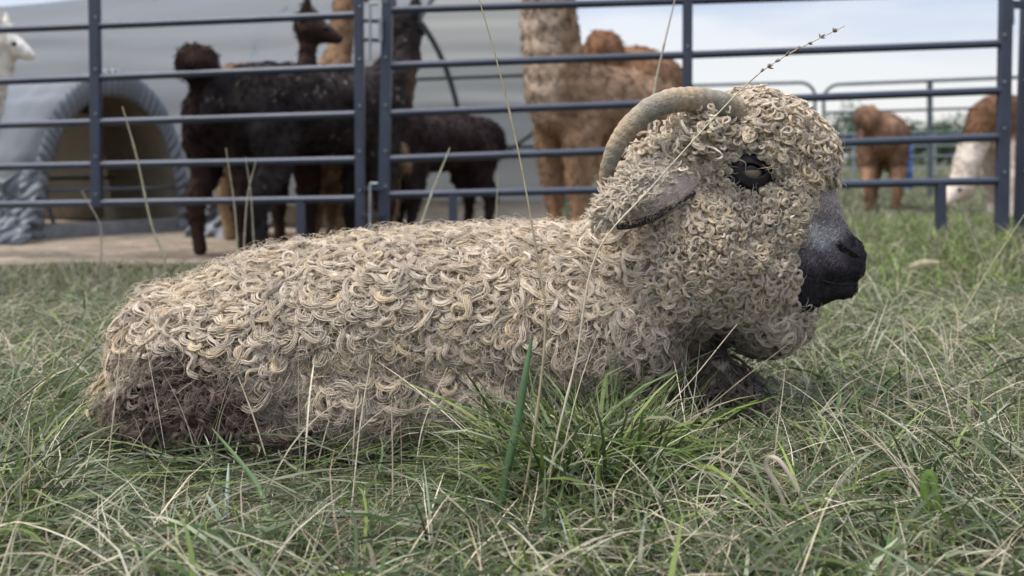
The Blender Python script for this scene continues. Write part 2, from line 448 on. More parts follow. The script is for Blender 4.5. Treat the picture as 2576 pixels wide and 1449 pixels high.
body.data.vertices.foreach_set('co', V.astype(np.float32).ravel()); set_col(body.data, c); body.data.update()
bvh = BVHTree.FromPolygons([tuple(v) for v in V], [tuple(p.vertices) for p in body.data.polygons])
EYE = Vector((0, 0, CH))
def surf(px, py, off=0.0):
    d = (W(px, py, 1.0) - EYE).normalized(); h = bvh.ray_cast(EYE, d)
    if h[0] is None: return W(px, py, HD - off)
    return h[0] - d * off

# eye
ec = surf(1884, 430, -.0125); er = .0205
vd = Vector((.12, -1, .05)).normalized(); ru = Vector((0, 0, 1)).cross(vd).normalized() ; uu = vd.cross(ru)
if ru.x < 0: ru = -ru; uu = Vector((-uu.x, -uu.y, -uu.z)) if uu.z < 0 else uu
b_ = bmesh.new(); bmesh.ops.create_uvsphere(b_, u_segments=48, v_segments=32, radius=1)
ev = np.array([v.co[:] for v in b_.verts]); b_.free()
me = bpy.data.meshes.new('eye'); b_ = bmesh.new(); bmesh.ops.create_uvsphere(b_, u_segments=48, v_segments=32, radius=er)
bmesh.ops.translate(b_, verts=b_.verts, vec=ec); b_.to_mesh(me); b_.free()
me.shade_smooth(); me.materials.append(M_eye); eye = bpy.data.objects.new('eye', me); COL.objects.link(eye); eye.parent = goat
a_ = ev @ np.array(ru); bb = ev @ np.array(uu); cc_ = ev @ np.array(vd)
ecol = np.tile(np.array([.06, .05, .045]), (len(ev), 1))
iris = (a_ ** 2 + (bb) ** 2 < .62) & (cc_ > 0); ecol[iris] = (.20, .16, .105)
rim = iris & (a_ ** 2 + bb ** 2 > .5); ecol[rim] = (.10, .09, .06)
pup = (np.abs(a_) < .66) & (bb > -.20) & (bb < .5) & (cc_ > 0); ecol[pup] = (.006, .006, .008)
set_col(me, ecol)
# eyelids: a shell with an almond opening
na, nr = 56, 9; LV = []; ru_, uu_, vd_ = map(np.array, (ru, uu, vd))
for k in range(na):
    an = 2 * math.pi * k / na; ca, sa = math.cos(an), math.sin(an)
    e0 = np.array([.88 * ca, (.46 if sa > 0 else .50) * sa * (1 - .25 * ca) - .14 * ca]); e1 = np.array([1.5 * ca, 1.2 * sa - .25 * ca])
    for j in range(nr):
        f = j / (nr - 1); p = e0 * (1 - f) + e1 * f; rr = min(1.0, math.hypot(*p) / 1.75)
        h = 1.07 * math.sqrt(max(0, 1 - rr * rr)) + (.055 * math.exp(-((f - .14) / .09) ** 2)) + .03 * math.exp(-((f - .42) / .08) ** 2) - .05 * f
        LV.append(np.array(ec) + er * (p[0] * ru_ + p[1] * uu_ + h * vd_))
idx = np.arange(na * nr).reshape(na, nr); ro = np.roll(idx, -1, 0)
lid = np_mesh('eyelid', np.array(LV), np.stack([idx[:, :-1], ro[:, :-1], ro[:, 1:], idx[:, 1:]], -1).reshape(-1, 4), M_black, parent=goat)
sol = lid.modifiers.new('t', 'SOLIDIFY'); sol.thickness = .0012
# nostril and mouth
def groove(name, pts, r, flat, mat, off):
    P = smooth_path([surf(px, py, off) for px, py in pts], 26)
    rr = np.array(r)[None, :] if False else np.interp(np.linspace(0, 1, 26), np.linspace(0, 1, len(r)), r)
    m = MB(); m.tube(P, rr, 10, flat); return m.build(name, mat, goat)
groove('nostril', [(2103, 600), (2112, 618), (2132, 630), (2152, 642), (2166, 655)], [.001, .0085, .0066, .0052, .001], .3, M_dark, -.0006)
groove('mouth', [(2012, 682), (2040, 694), (2070, 706), (2100, 714), (2130, 716), (2155, 706)], [.0008, .002, .0024, .0022, .002, .0008], .5, M_dark, .0002)

# horn
hp = smooth_path([W(1880, 290, 1.380), W(1810, 262, 1.350), W(1720, 250, 1.330), W(1640, 272, 1.315), W(1570, 335, 1.310), W(1533, 410, 1.315), W(1522, 480, 1.330), W(1534, 545, 1.355)], 260)
s_ = np.linspace(0, 1, 260)
hr_ = np.interp(s_, [0, .2, .45, .7, .9, 1], [38, 36, 31, 23, 14, 6]) * 1.24 / F
ridge = 1 + .022 * np.sin(s_ * 175 + 2 * np.sin(s_ * 22)) + .02 * np.sin(s_ * 61)
V, Fc, tri = sweep(hp, hr_ * ridge, 20, .8, (0.1, -1, 0))
a20 = 2 * np.pi * np.arange(20) / 20
ring = (.5 + .5 * np.cos(a20))[None, :, None]
hc = np.array([.25, .21, .165]) * (1 - ring) + np.array([.35, .27, .175]) * ring
hc = hc * (.94 + .06 * np.sin(s_ * 175 + 2 * np.sin(s_ * 22)))[:, None, None] * (1 + .18 * np.sin(s_ * 23 + 1)[:, None, None] * np.array([1.0, .6, .1]))
hc = np.vstack([hc.reshape(-1, 3), hc[0, :1], hc[-1, :1]])
horn = np_mesh('horn', V, Fc, M_horn, hc, parent=goat)

# ear
def leaf(name, rows, mat, col, parent, bow=.012, thick=.003, nn=13):
    """rows: (px, py, d, half width px, direction angle deg of the width in the picture)"""
    V = []
    pts = smooth_path([(a, b, c) for a, b, c, _, _ in rows], 22); hw = np.interp(np.linspace(0, 1, 22), np.linspace(0, 1, len(rows)), [r[3] for r in rows])
    an = np.interp(np.linspace(0, 1, 22), np.linspace(0, 1, len(rows)), [r[4] for r in rows])
    for (a, b, c), h, q in zip(pts, hw, an):
        for j in range(nn):
            f = 2 * j / (nn - 1) - 1
            V.append(W(a + h * f * math.cos(R(q)), b + h * f * math.sin(R(q)), c + bow * (f * f)))
    i = np.arange(22 * nn).reshape(22, nn); V = np.array([tuple(v) for v in V])
    o = np_mesh(name, V, np.stack([i[:-1, :-1], i[:-1, 1:], i[1:, 1:], i[1:, :-1]], -1).reshape(-1, 4), mat, np.tile(col, (len(V), 1)), parent=parent)
    md = o.modifiers.new('t', 'SOLIDIFY'); md.thickness = thick; md.offset = 0
    return o
ear = leaf('ear', [(1775, 425, 1.340, 20, 70), (1735, 438, 1.325, 40, 62), (1670, 462, 1.300, 58, 58), (1610, 495, 1.290, 48, 52), (1565, 525, 1.290, 32, 50), (1528, 558, 1.295, 8, 50)],
           M_skinwool, np.array([.52, .42, .37]), goat)
leaf('inner_ear', [(1745, 478, 1.332, 12, 60), (1690, 500, 1.320, 22, 62), (1640, 530, 1.315, 25, 62), (1590, 550, 1.310, 24, 62), (1550, 560, 1.300, 17, 75), (1512, 562, 1.300, 5, 80)],
     M_skinwool, np.array([.05, .035, .035]), ear, bow=-.006)

# ---- fleece
cream = np.array([.86, .745, .585]); yellow = np.array([.84, .69, .44]); grey = np.array([.58, .49, .41]); brown = np.array([.46, .345, .265])
darkp = np.array([.15, .105, .078]); white = np.array([.93, .81, .65])
def wool_color(P, x, y, head):
    n = len(P); a = rng.random((n, 1)); c = cream * (1 - .5 * a) + grey * .5 * a
    yl = ((rng.random((n, 1)) < .17) * .6); c = c * (1 - yl) + yellow * yl
    if not head:
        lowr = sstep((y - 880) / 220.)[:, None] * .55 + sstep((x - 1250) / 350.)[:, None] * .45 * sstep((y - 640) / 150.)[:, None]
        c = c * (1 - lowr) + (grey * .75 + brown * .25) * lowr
        ml = sstep(wob(P, 18, 5) * 1.5 - .5)[:, None] * .35; c = c * (1 - ml) + brown * ml
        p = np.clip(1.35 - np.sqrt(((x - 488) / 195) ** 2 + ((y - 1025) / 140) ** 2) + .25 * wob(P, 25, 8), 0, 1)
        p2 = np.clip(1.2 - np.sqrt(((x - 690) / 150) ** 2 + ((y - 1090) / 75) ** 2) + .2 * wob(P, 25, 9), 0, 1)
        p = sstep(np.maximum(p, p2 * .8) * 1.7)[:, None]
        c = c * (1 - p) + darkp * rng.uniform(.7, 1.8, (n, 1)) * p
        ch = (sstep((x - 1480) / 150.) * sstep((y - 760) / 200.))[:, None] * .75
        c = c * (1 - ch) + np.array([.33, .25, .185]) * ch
        throat_shade = (sstep((x - 1570) / 120.) * sstep((y - 790) / 100.))[:, None] * .85; c = c * (1 - throat_shade) + np.array([.10, .075, .06]) * throat_shade  # shadow under the jaw painted into the brown throat and chest wool
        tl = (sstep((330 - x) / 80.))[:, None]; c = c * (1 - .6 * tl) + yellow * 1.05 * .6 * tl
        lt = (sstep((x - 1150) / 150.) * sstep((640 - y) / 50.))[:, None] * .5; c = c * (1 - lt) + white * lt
    else:
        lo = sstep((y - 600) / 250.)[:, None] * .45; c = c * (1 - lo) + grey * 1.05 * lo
        br = (np.clip(1.3 - np.sqrt(((x - 1900) / 75) ** 2 + ((y - 450) / 85) ** 2), 0, 1))[:, None] * .7
        c = c * (1 - br) + np.array([.20, .17, .145]) * br
        jaw_shade = (sstep((y - 800 + .25 * (1990 - x)) / 90.) * sstep((2010 - x) / 80.))[:, None] * .85; c = c * (1 - jaw_shade) + np.array([.16, .125, .10]) * jaw_shade  # throat shade continued in the colour of the lower cheek wool
    return c * (1 + rng.normal(0, .10, (n, 1)))

def is_head(x, y):
    return inpoly(x, y, [(1600, 150), (1560, 420), (1600, 560), (1660, 720), (1790, 850), (1900, 960), (2300, 960), (2300, 150)])
parts = []; NB = 25000
P, Nn = sample(body.data, NB); x, y = proj(P)
MUZC = [(a - 24 if a < 2080 else a, b) for a, b in MUZ]
keep = ~is_head(x, y) & (P[:, 2] > .012) & ((P[:, 1] < BD + .03) | (rng.random(NB) < .3)) & (Nn[:, 2] > -.75)
keep &= ~inpoly(x, y, MUZ)
P, Nn, x, y = P[keep], Nn[keep], x[keep], y[keep]; n = len(P)
flow = np.stack([-.55 + .9 * wob(P, 9, 1), .5 * wob(P, 12, 3) - .2, -1 + .55 * wob(P, 9, 2)], 1)
nk = sstep((x - 1330) / 220.) * sstep((y - 600) / 120.)          # neck and chest: long loose waves
flow = flow * (1 - nk[:, None]) + np.array([-.12, -.15, -1.0]) * nk[:, None] + rng.normal(0, .34, (n, 3))
D, T = tangent_frame(Nn, flow)
pt = np.clip(1.3 - np.sqrt(((x - 488) / 195) ** 2 + ((y - 1025) / 140) ** 2), 0, 1); pt = sstep(pt * 1.6)
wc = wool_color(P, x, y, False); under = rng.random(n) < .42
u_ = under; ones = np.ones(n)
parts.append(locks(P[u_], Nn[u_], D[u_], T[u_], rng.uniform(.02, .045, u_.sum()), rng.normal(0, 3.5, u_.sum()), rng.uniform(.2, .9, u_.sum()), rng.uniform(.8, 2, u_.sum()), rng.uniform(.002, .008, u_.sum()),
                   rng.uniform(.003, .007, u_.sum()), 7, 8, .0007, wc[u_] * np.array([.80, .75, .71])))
k_ = ~under; P, Nn, D, T, x, y, nk, pt, wc = P[k_], Nn[k_], D[k_], T[k_], x[k_], y[k_], nk[k_], pt[k_], wc[k_]; n = len(P)
sg = np.where(rng.random(n) < .5 + .35 * np.sign(wob(P, 14, 4)), 1, -1)
wavy = (rng.random(n) < np.where(wob(P, 16, 31) > .1, .68, .3)) * 1.0
bend = sg * (rng.uniform(2.2, 6.8, n) * (1 - wavy) + rng.uniform(.2, 2.2, n) * wavy) * (1 - .8 * nk) * (1 - .7 * pt)
amp = rng.uniform(.1, .45, n) + wavy * rng.uniform(.35, .8, n) * (1 - nk) + .75 * nk + .3 * pt
ra = rng.normal(0, .55, n) * (1 - .7 * nk); D, T = D * np.cos(ra)[:, None] + T * np.sin(ra)[:, None], T * np.cos(ra)[:, None] - D * np.sin(ra)[:, None]
L_ = rng.uniform(.036, .076, n) * (1 + .1 * nk) * (1 - .35 * pt)
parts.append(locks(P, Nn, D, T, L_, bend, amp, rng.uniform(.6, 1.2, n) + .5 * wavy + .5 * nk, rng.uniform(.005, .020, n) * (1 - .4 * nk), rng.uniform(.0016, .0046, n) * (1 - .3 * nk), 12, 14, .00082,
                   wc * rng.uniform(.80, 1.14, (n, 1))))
# flyaway hairs
P, Nn = sample(body.data, 24000); x, y = proj(P); k = ~is_head(x, y) & (P[:, 1] < BD + .08) & (P[:, 2] > .02); P, Nn, x, y = P[k], Nn[k], x[k], y[k]; n = len(P)
D, T = tangent_frame(Nn, np.stack([-.3 + rng.normal(0, .9, n), rng.normal(0, .8, n), -.6 + rng.normal(0, .9, n)], 1))
parts.append(locks(P, Nn, D, T, rng.uniform(.03, .07, n), rng.normal(0, 3.5, n), rng.uniform(.2, .9, n), rng.uniform(.5, 2, n), rng.uniform(.008, .032, n), np.full(n, .001), 1, 9, .00026,
                   wool_color(P, x, y, False) * 1.1))
V, Fc, C = join(parts)
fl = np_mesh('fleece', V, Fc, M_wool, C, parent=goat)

parts = []
P, Nn = sample(body.data, 46000); x, y = proj(P)
m = is_head(x, y) & ~inpoly(x, y, MUZC) & (((x - 1890) / 60) ** 2 + ((y - 433) / 50) ** 2 > 1) & (P[:, 2] > .1)
m &= (P[:, 1] < HD + .03) | (rng.random(len(P)) < .4)
P, Nn, x, y = P[m], Nn[m], x[m], y[m]; n = len(P)
if n > 8000: q = rng.choice(n, 8000, replace=False); P, Nn, x, y = P[q], Nn[q], x[q], y[q]; n = 8000
lowh = sstep((y - 620) / 220.)
flow = np.stack([.1 + .8 * wob(P, 20, 11), .4 * wob(P, 20, 12), -1 + .5 * wob(P, 16, 13)], 1) + rng.normal(0, .6, (n, 3))
D, T = tangent_frame(Nn, flow)
near_eye = np.clip(1.6 - np.sqrt(((x - 1890) / 60) ** 2 + ((y - 433) / 50) ** 2), 0, .6) / .6
near_muz = sstep((x - 1990 + .0 * y) / 60.) * sstep((y - 430) / 60.)
sh = (1 - .45 * near_eye - .3 * near_muz) * (1.12 + .3 * sstep((360 - y) / 90.))
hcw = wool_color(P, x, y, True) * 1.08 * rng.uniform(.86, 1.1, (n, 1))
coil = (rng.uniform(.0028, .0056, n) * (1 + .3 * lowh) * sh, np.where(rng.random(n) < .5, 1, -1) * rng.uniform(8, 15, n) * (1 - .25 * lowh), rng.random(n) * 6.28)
a = np.arange(n) % 5 < 2; b = (np.arange(n) % 5 == 2) | (np.arange(n) % 5 == 3); c = np.arange(n) % 5 == 4
def sel(m, *q): return [v[m] for v in q]
p_, n_, d_, t_, h_, s_h, l_h = sel(a, P, Nn, D, T, hcw, sh, lowh); m_ = len(p_)
parts.append(locks(p_, n_, d_, t_, rng.uniform(.010, .022, m_) * (1 + .9 * l_h) * s_h, rng.normal(0, 2.2, m_), rng.uniform(.1, .6, m_), rng.uniform(.5, 1.2, m_),
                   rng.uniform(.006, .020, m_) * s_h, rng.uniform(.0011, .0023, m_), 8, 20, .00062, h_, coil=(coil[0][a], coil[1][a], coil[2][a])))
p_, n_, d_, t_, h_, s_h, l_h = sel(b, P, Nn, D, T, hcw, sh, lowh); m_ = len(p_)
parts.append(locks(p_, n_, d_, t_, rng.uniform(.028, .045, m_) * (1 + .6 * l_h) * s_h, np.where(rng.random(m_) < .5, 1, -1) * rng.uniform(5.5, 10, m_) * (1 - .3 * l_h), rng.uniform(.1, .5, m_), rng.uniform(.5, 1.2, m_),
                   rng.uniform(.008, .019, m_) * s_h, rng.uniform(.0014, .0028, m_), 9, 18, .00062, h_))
p_, n_, d_, t_, h_, s_h, l_h = sel(c, P, Nn, D, T, hcw, sh, lowh); m_ = len(p_)
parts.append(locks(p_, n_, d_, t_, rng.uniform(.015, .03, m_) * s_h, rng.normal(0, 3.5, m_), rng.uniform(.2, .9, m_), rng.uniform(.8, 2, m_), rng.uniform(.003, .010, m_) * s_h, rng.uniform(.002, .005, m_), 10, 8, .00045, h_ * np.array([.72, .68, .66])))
P2, N2 = P[:5000], Nn[:5000]; n = len(P2)
D, T = tangent_frame(N2, rng.normal(0, 1, (n, 3)) + np.array([0, 0, -.4]))
parts.append(locks(P2, N2, D, T, rng.uniform(.015, .035, n), rng.normal(0, 5, n), rng.uniform(.2, .9, n), rng.uniform(.5, 2, n), rng.uniform(.008, .026, n), np.full(n, .001), 1, 9, .00034,
                   wool_color(P2, x[:5000], y[:5000], True) * 1.1))
V, Fc, C = join(parts)
np_mesh('head_curls', V, Fc, M_wool, C, parent=goat)

# short hair on the muzzle
P, Nn = sample(body.data, 160000); x, y = proj(P); m = (inpoly(x, y, MUZC) | (((x - 1897) / 76) ** 2 + ((y - 441) / 66) ** 2 < 1)) & (P[:, 2] > .1) & (P[:, 1] < HD + .04)
P, Nn, x, y = P[m], Nn[m], x[m], y[m]; n = len(P)
D, T = tangent_frame(Nn, np.array([-.8, 0, -.45]) + rng.normal(0, .3, (n, 3)))
mz = sstep((y - 480) / 140.)[:, None]; hc = np.array([.46, .38, .36]) * (1 - mz) + np.array([.17, .14, .15]) * mz
wp = np.clip(1.15 - np.sqrt(((x - 2068) / 58) ** 2 + ((y - 588) / 40) ** 2), 0, 1)[:, None]; hc = hc * (1 - wp) + np.array([.75, .72, .70]) * wp
lw = np.maximum(sstep((y - 645) / 45.), sstep((x - 2112) / 35.) * sstep((y - 570) / 30.))[:, None]; hc = hc * (1 - lw) + np.array([.02, .017, .02]) * lw
ey = (x < 1970)[:, None]; hc = np.where(ey, np.array([.042, .032, .036]), hc) * rng.uniform(.45, 1.9, (n, 1))
V, Fc, C = join([locks(P, Nn, D, T, rng.uniform(.004, .008, n) * np.where(x < 1960, .8, 1), rng.normal(0, .6, n), np.full(n, .05), np.full(n, 1.0), np.full(n, .0016), np.full(n, .0002), 1, 4, .00036, hc, root=-.0005)])
np_mesh('muzzle_hair', V, Fc, M_short, C, parent=goat)

# woolly cover of the ear
EV, EN = arrays(ear.data); q = rng.choice(len(EV), 6500); P = EV[q] + rng.normal(0, .003, (6500, 3)); x, y = proj(P)
k = (y < 385 + (1790 - x) * .60 + rng.normal(0, 16, len(x))); P, x, y = P[k], x[k], y[k]; n = len(P)
Nn = unit(np.tile(np.array([-.1, -1, .35]), (n, 1)) + rng.normal(0, .15, (n, 3)))
D, T = tangent_frame(Nn, np.array([-1, 0, -.35]) + rng.normal(0, .3, (n, 3)))
ec_ = white * (1 - .25 * rng.random((n, 1)))
V, Fc, C = join([locks(P, Nn, D, T, rng.uniform(.014, .034, n), rng.normal(0, 1.6, n), rng.uniform(.3, 1.0, n), rng.uniform(1, 2.5, n), rng.uniform(.003, .010, n), rng.uniform(.0007, .0019, n), 6, 11, .00052, ec_)])
np_mesh('ear_fringe', V, Fc, M_wool, C, parent=ear)
q = rng.choice(len(EV), 5000); P = EV[q] + rng.normal(0, .0035, (5000, 3)); P[:, 1] -= .002; n = 5000
Nn = unit(np.tile(np.array([-.1, -1, .2]), (n, 1)) + rng.normal(0, .2, (n, 3))); D, T = tangent_frame(Nn, np.array([-1, 0, -.55]) + rng.normal(0, .35, (n, 3)))
V, Fc, C = join([locks(P, Nn, D, T, rng.uniform(.006, .013, n), rng.normal(0, 1., n), rng.uniform(.1, .4, n), np.ones(n), rng.uniform(.001, .004, n), np.full(n, .0003), 1, 5, .0003, np.array([.66, .54, .47]) * rng.uniform(.6, 1.2, (n, 1)))])
np_mesh('ear_hair', V, Fc, M_short, C, parent=ear)
# wool between ear, horn and crown
a = rng.random(2300); P = np.array([tuple(W(1590 + 215 * q + rng.normal(0, 12), 455 - 150 * q + rng.normal(0, 26), 1.38 - .03 * q + rng.normal(0, .016))) for q in a]); x, y = proj(P); n = len(P)
Nn = unit(np.tile(np.array([-.3, -.8, .5]), (n, 1)) + rng.normal(0, .25, (n, 3))); D, T = tangent_frame(Nn, np.array([-1, 0, -.3]) + rng.normal(0, .6, (n, 3)))
V, Fc, C = join([locks(P, Nn, D, T, rng.uniform(.02, .038, n), np.where(rng.random(n) < .5, 1, -1) * rng.uniform(1, 8, n), rng.uniform(.2, .8, n), rng.uniform(1, 2, n), rng.uniform(.004, .014, n), rng.uniform(.001, .0023, n), 8, 15, .00062, (cream * .5 + white * .5) * rng.uniform(.85, 1.05, (n, 1)))])
np_mesh('cheek_wool', V, Fc, M_wool, C, parent=goat)

# ------------------------------------------------------------------ alpacas
def alpaca(label, px, d, heading, S, colf, neck=None, head_yaw=0.0, head_pitch=-8.0, tail='down', group='alpacas in the yard', name='alpaca', fuzz=3500, neck_w=1.0, seed=0):
    X = (px - CX) / F * d; z = float(terrain(X, d))
    root = thing(name, label, 'alpaca', (X, d, z), R(heading), group)
    e = []
    e += chain([(-.40, 0, .76, .20, .20, .22), (-.2, 0, .76, .22, .23, .235), (.1, 0, .75, .22, .235, .235), (.33, 0, .78, .19, .20, .23)], .45)
    nk = neck or [(.40, .86, .155), (.48, 1.02, .125), (.54, 1.22, .105), (.57, 1.40, .098)]
    e += chain([(a, 0, b, r * neck_w, r * neck_w, r * neck_w) for a, b, r in nk], .4)
    hx, hz = nk[-1][0], nk[-1][1]
    hd = Vector((math.cos(R(head_yaw)) * math.cos(R(head_pitch)), math.sin(R(head_yaw)) * math.cos(R(head_pitch)), math.sin(R(head_pitch))))
    hc = Vector((hx, 0, hz + .06)); pp = [hc + hd * .01, hc + hd * .09, hc + hd * .15, hc + hd * .185]
    pp[1].z -= .01; pp[2].z -= .025; pp[3].z -= .035
    e += chain([(*p, r, r, r * .95) for p, r in zip(pp, (.098, .074, .052, .040))], .35)
    e += [(*(hc + Vector((0, 0, .06))), .085, .085, .07)]
    sd = Vector((-hd.y, hd.x, 0)).normalized()
    for s in (-1, 1):
        q = hc + sd * (.062 * s) + Vector((0, 0, .10)) - hd * .01
        e += chain([(*q, .03, .03, .04), (*(q + Vector((0, 0, .06)) + sd * .012 * s), .026, .026, .04), (*(q + Vector((0, 0, .115))), .011, .011, .02)], .5)
        rnd = random.Random(seed * 7 + s); k1, k2 = rnd.uniform(-.05, .06), rnd.uniform(-.06, .05)
        e += chain([(-.36, .12 * s, .66, .15, .11, .17), (-.34, .13 * s, .48, .10, .085, .11), (-.43 + k1, .125 * s, .30, .056, .052, .08), (-.41 + k1, .12 * s, .12, .038, .036, .05), (-.39 + k1, .12 * s, .035, .048, .038, .035)], .4)
        e += chain([(.30, .11 * s, .62, .12, .10, .16), (.31 + k2 / 2, .115 * s, .38, .08, .075, .10), (.31 + k2, .115 * s, .16, .040, .037, .06), (.33 + k2, .115 * s, .035, .048, .038, .035)], .4)
    if tail == 'up': e += [(-.60, 0, 1.04, .11, .11, .10), (-.52, 0, .95, .09, .09, .10)]
    elif tail == 'side': e += [(-.58, .12, .92, .09, .11, .13)]
    else: e += chain([(-.58, 0, .86, .07, .07, .08), (-.64, 0, .72, .06, .06, .09)], .4)
    e = [(a[0] * S, a[1] * S, a[2] * S, a[3] * S, a[4] * S, a[5] * S) for a in e]
    ob = blob('body', e, .017, 3, M_alp, root)
    V, N = arrays(ob.data)
    leg = sstep((V[:, 2] / S - .2) / .3); hdm = (np.linalg.norm(V / S - np.array(hc + hd * .1), axis=1) > .14)
    V = V + N * ((.010 * wob(V, 10, seed + 1) + .004 * wob(V, 30, seed + 2)) * leg * hdm)[:, None]
    V[:, 2] = np.maximum(V[:, 2], 0)
    ob.data.vertices.foreach_set('co', V.astype(np.float32).ravel())
    set_col(ob.data, colf(V / S, seed)); ob.data.update()
    P, Nn = sample(ob.data, fuzz); k = (P[:, 2] > .16 * S) & (np.linalg.norm(P / S - np.array(hc + hd * .16), axis=1) > .13); P, Nn = P[k], Nn[k]; n = len(P)
    D, T = tangent_frame(Nn, np.array([-.2, 0, -1]) + rng.normal(0, .5, (n, 3)))
    V2, F2, C2 = join([locks(P, Nn, D, T, rng.uniform(.03, .055, n), rng.normal(0, 1.5, n), rng.uniform(.1, .6, n), np.ones(n), rng.uniform(.002, .012, n), np.full(n, .002), 1, 5, .0026, colf(P / S, seed) * rng.uniform(.8, 1.2, (n, 1)))])
    np_mesh('fleece', V2, F2, M_fuzz, C2, parent=root)
    for s in (-1, 1):
        q = (hc + hd * .115 + sd * (.07 * s) + Vector((0, 0, .015))) * S
        m_ = bpy.data.meshes.new('eye'); b_ = bmesh.new(); bmesh.ops.create_uvsphere(b_, u_segments=12, v_segments=8, radius=.016 * S)
        bmesh.ops.translate(b_, verts=b_.verts, vec=q); b_.to_mesh(m_); b_.free(); m_.shade_smooth(); m_.materials.append(M_dark)
        o = bpy.data.objects.new('eye', m_); COL.objects.link(o); o.parent = root
    return root

def mixc(c, o, w): w = np.clip(w, 0, 1)[:, None]; return c * (1 - w) + np.array(o) * w
def plain(base, var=.25, extra=None):
    def f(P, seed):
        c = np.tile(np.array(base), (len(P), 1)) * (1 + var * wob(P, 12, seed + 3))[:, None]
        return (extra(P, c, seed) if extra else c).clip(.004, .95)
    return f
darkbrown = plain((.030, .018, .016), .3, lambda P, c, s: mixc(c, (.075, .042, .030), sstep((.62 - P[:, 2]) / .3) * .5 + sstep((P[:, 2] - 1.0) / .1) * .35))
black = plain((.033, .026, .025), .3, lambda P, c, s: mixc(mixc(c, (.12, .07, .04), sstep((P[:, 0] - .42) / .1) * sstep((1.15 - P[:, 2]) / .2) * .8), (.25, .22, .18), (wob(P, 120, 9) > .97) * .7))
tan = plain((.30, .185, .115), .18, lambda P, c, s: mixc(mixc(c, (.52, .40, .30), sstep((P[:, 0] - .45) / .08) * .85), (.10, .065, .05), sstep((P[:, 2] - 1.05) / .1) * sstep(wob(P, 26, 4) * 1.5 - .1) * .8))
ginger = plain((.235, .125, .07), .2, lambda P, c, s: mixc(c, (.11, .05, .03), sstep((P[:, 2] - .88) / .15) * .5))
ginger2 = plain((.23, .135, .085), .2, lambda P, c, s: mixc(mixc(c, (.34, .20, .12), sstep((.6 - P[:, 2]) / .2) * .6), (.03, .02, .015), sstep((.12 - P[:, 2]) / .05)))
pinto = plain((.13, .07, .04), .2, lambda P, c, s: mixc(c, (.62, .54, .46), sstep((.68 - P[:, 2]) / .1) * sstep((P[:, 0] + .1) / .15)))
tanleg = plain((.20, .12, .07), .3, lambda P, c, s: mixc(mixc(c, (.40, .28, .17), sstep((.6 - P[:, 2]) / .15) * .7), (.55, .50, .42), (wob(P, 9, 6) > .55) * sstep((.4 - P[:, 2]) / .1)))
cria = plain((.035, .024, .023), .3, lambda P, c, s: mixc(mixc(c, (.45, .42, .40), (np.linalg.norm((P - np.array([.5, 0, .78])) / np.array([.12, .07, .12]), axis=1) < 1) * 1.), (.10, .055, .035), sstep((P[:, 2] - 1.05) / .2) * .7))
whitec = plain((.72, .66, .57), .08)

alpaca('dark brown alpaca behind the left panel, rump to camera with curled tail tuft', 660, 4.62, 72, .86, darkbrown,
       neck=[(.40, .86, .15), (.46, 1.02, .09), (.50, 1.17, .062), (.52, 1.31, .060)], head_yaw=-62, tail='up', seed=1)
alpaca('black alpaca flecked with hay, standing right behind the gate post', 812, 4.55, 43, .93, black,
       neck=[(.40, .84, .16), (.47, .98, .12), (.52, 1.08, .10), (.54, 1.17, .09)], head_yaw=35, seed=2, fuzz=5000)
alpaca('brown alpaca with pale speckled legs standing mostly hidden behind the black alpaca', 725, 5.35, 62, 1.0, tanleg,
       neck=[(.36, .86, .15), (.46, 1.1, .085), (.52, 1.35, .075), (.55, 1.52, .075)], seed=3)
alpaca('light tan young alpaca whose legs show beneath the black alpaca', 880, 5.15, 150, .60, plain((.38, .25, .15), .2), seed=4)
alpaca('small dark alpaca with white chest patch looking left inside the shelter', 1105, 5.5, 222, .74, cria,
       neck=[(.40, .86, .15), (.46, 1.0, .11), (.49, 1.15, .09), (.50, 1.22, .085)], seed=5)
e_ = alpaca('tall tan alpaca with thick pale neck standing behind the right panel', 1520, 5.05, 222, .98, tan,
       neck=[(.36, .84, .19), (.42, 1.05, .16), (.45, 1.28, .15), (.46, 1.55, .14)], seed=6, fuzz=5000)
alpaca('ginger alpaca with high rounded rump turned to the camera beside the tan one', 1625, 5.75, 72, 1.13, ginger, tail='side', seed=7,
       neck=[(.42, .80, .14), (.58, .72, .10), (.70, .55, .08), (.74, .35, .07)], head_pitch=-50)
alpaca('small reddish brown alpaca seen from behind in the far field', 2225, 7.5, 66, .84, ginger2, tail='side', seed=8,
       neck=[(.42, .80, .14), (.58, .76, .10), (.72, .66, .08), (.80, .55, .07)], head_pitch=-50)
alpaca('brown and white alpaca grazing at the right edge with its head down', 2600, 6.6, 195, .92, pinto, tail='down', seed=9,
       neck=[(.42, .80, .15), (.56, .62, .11), (.64, .42, .09), (.66, .26, .075)], head_pitch=-35)
alpaca('white llama looking in from the left edge of the picture', -212, 5.1, 3, .84, whitec,
       neck=[(.40, .86, .15), (.48, 1.0, .11), (.55, 1.17, .085), (.56, 1.27, .08)], head_pitch=-18, seed=10)

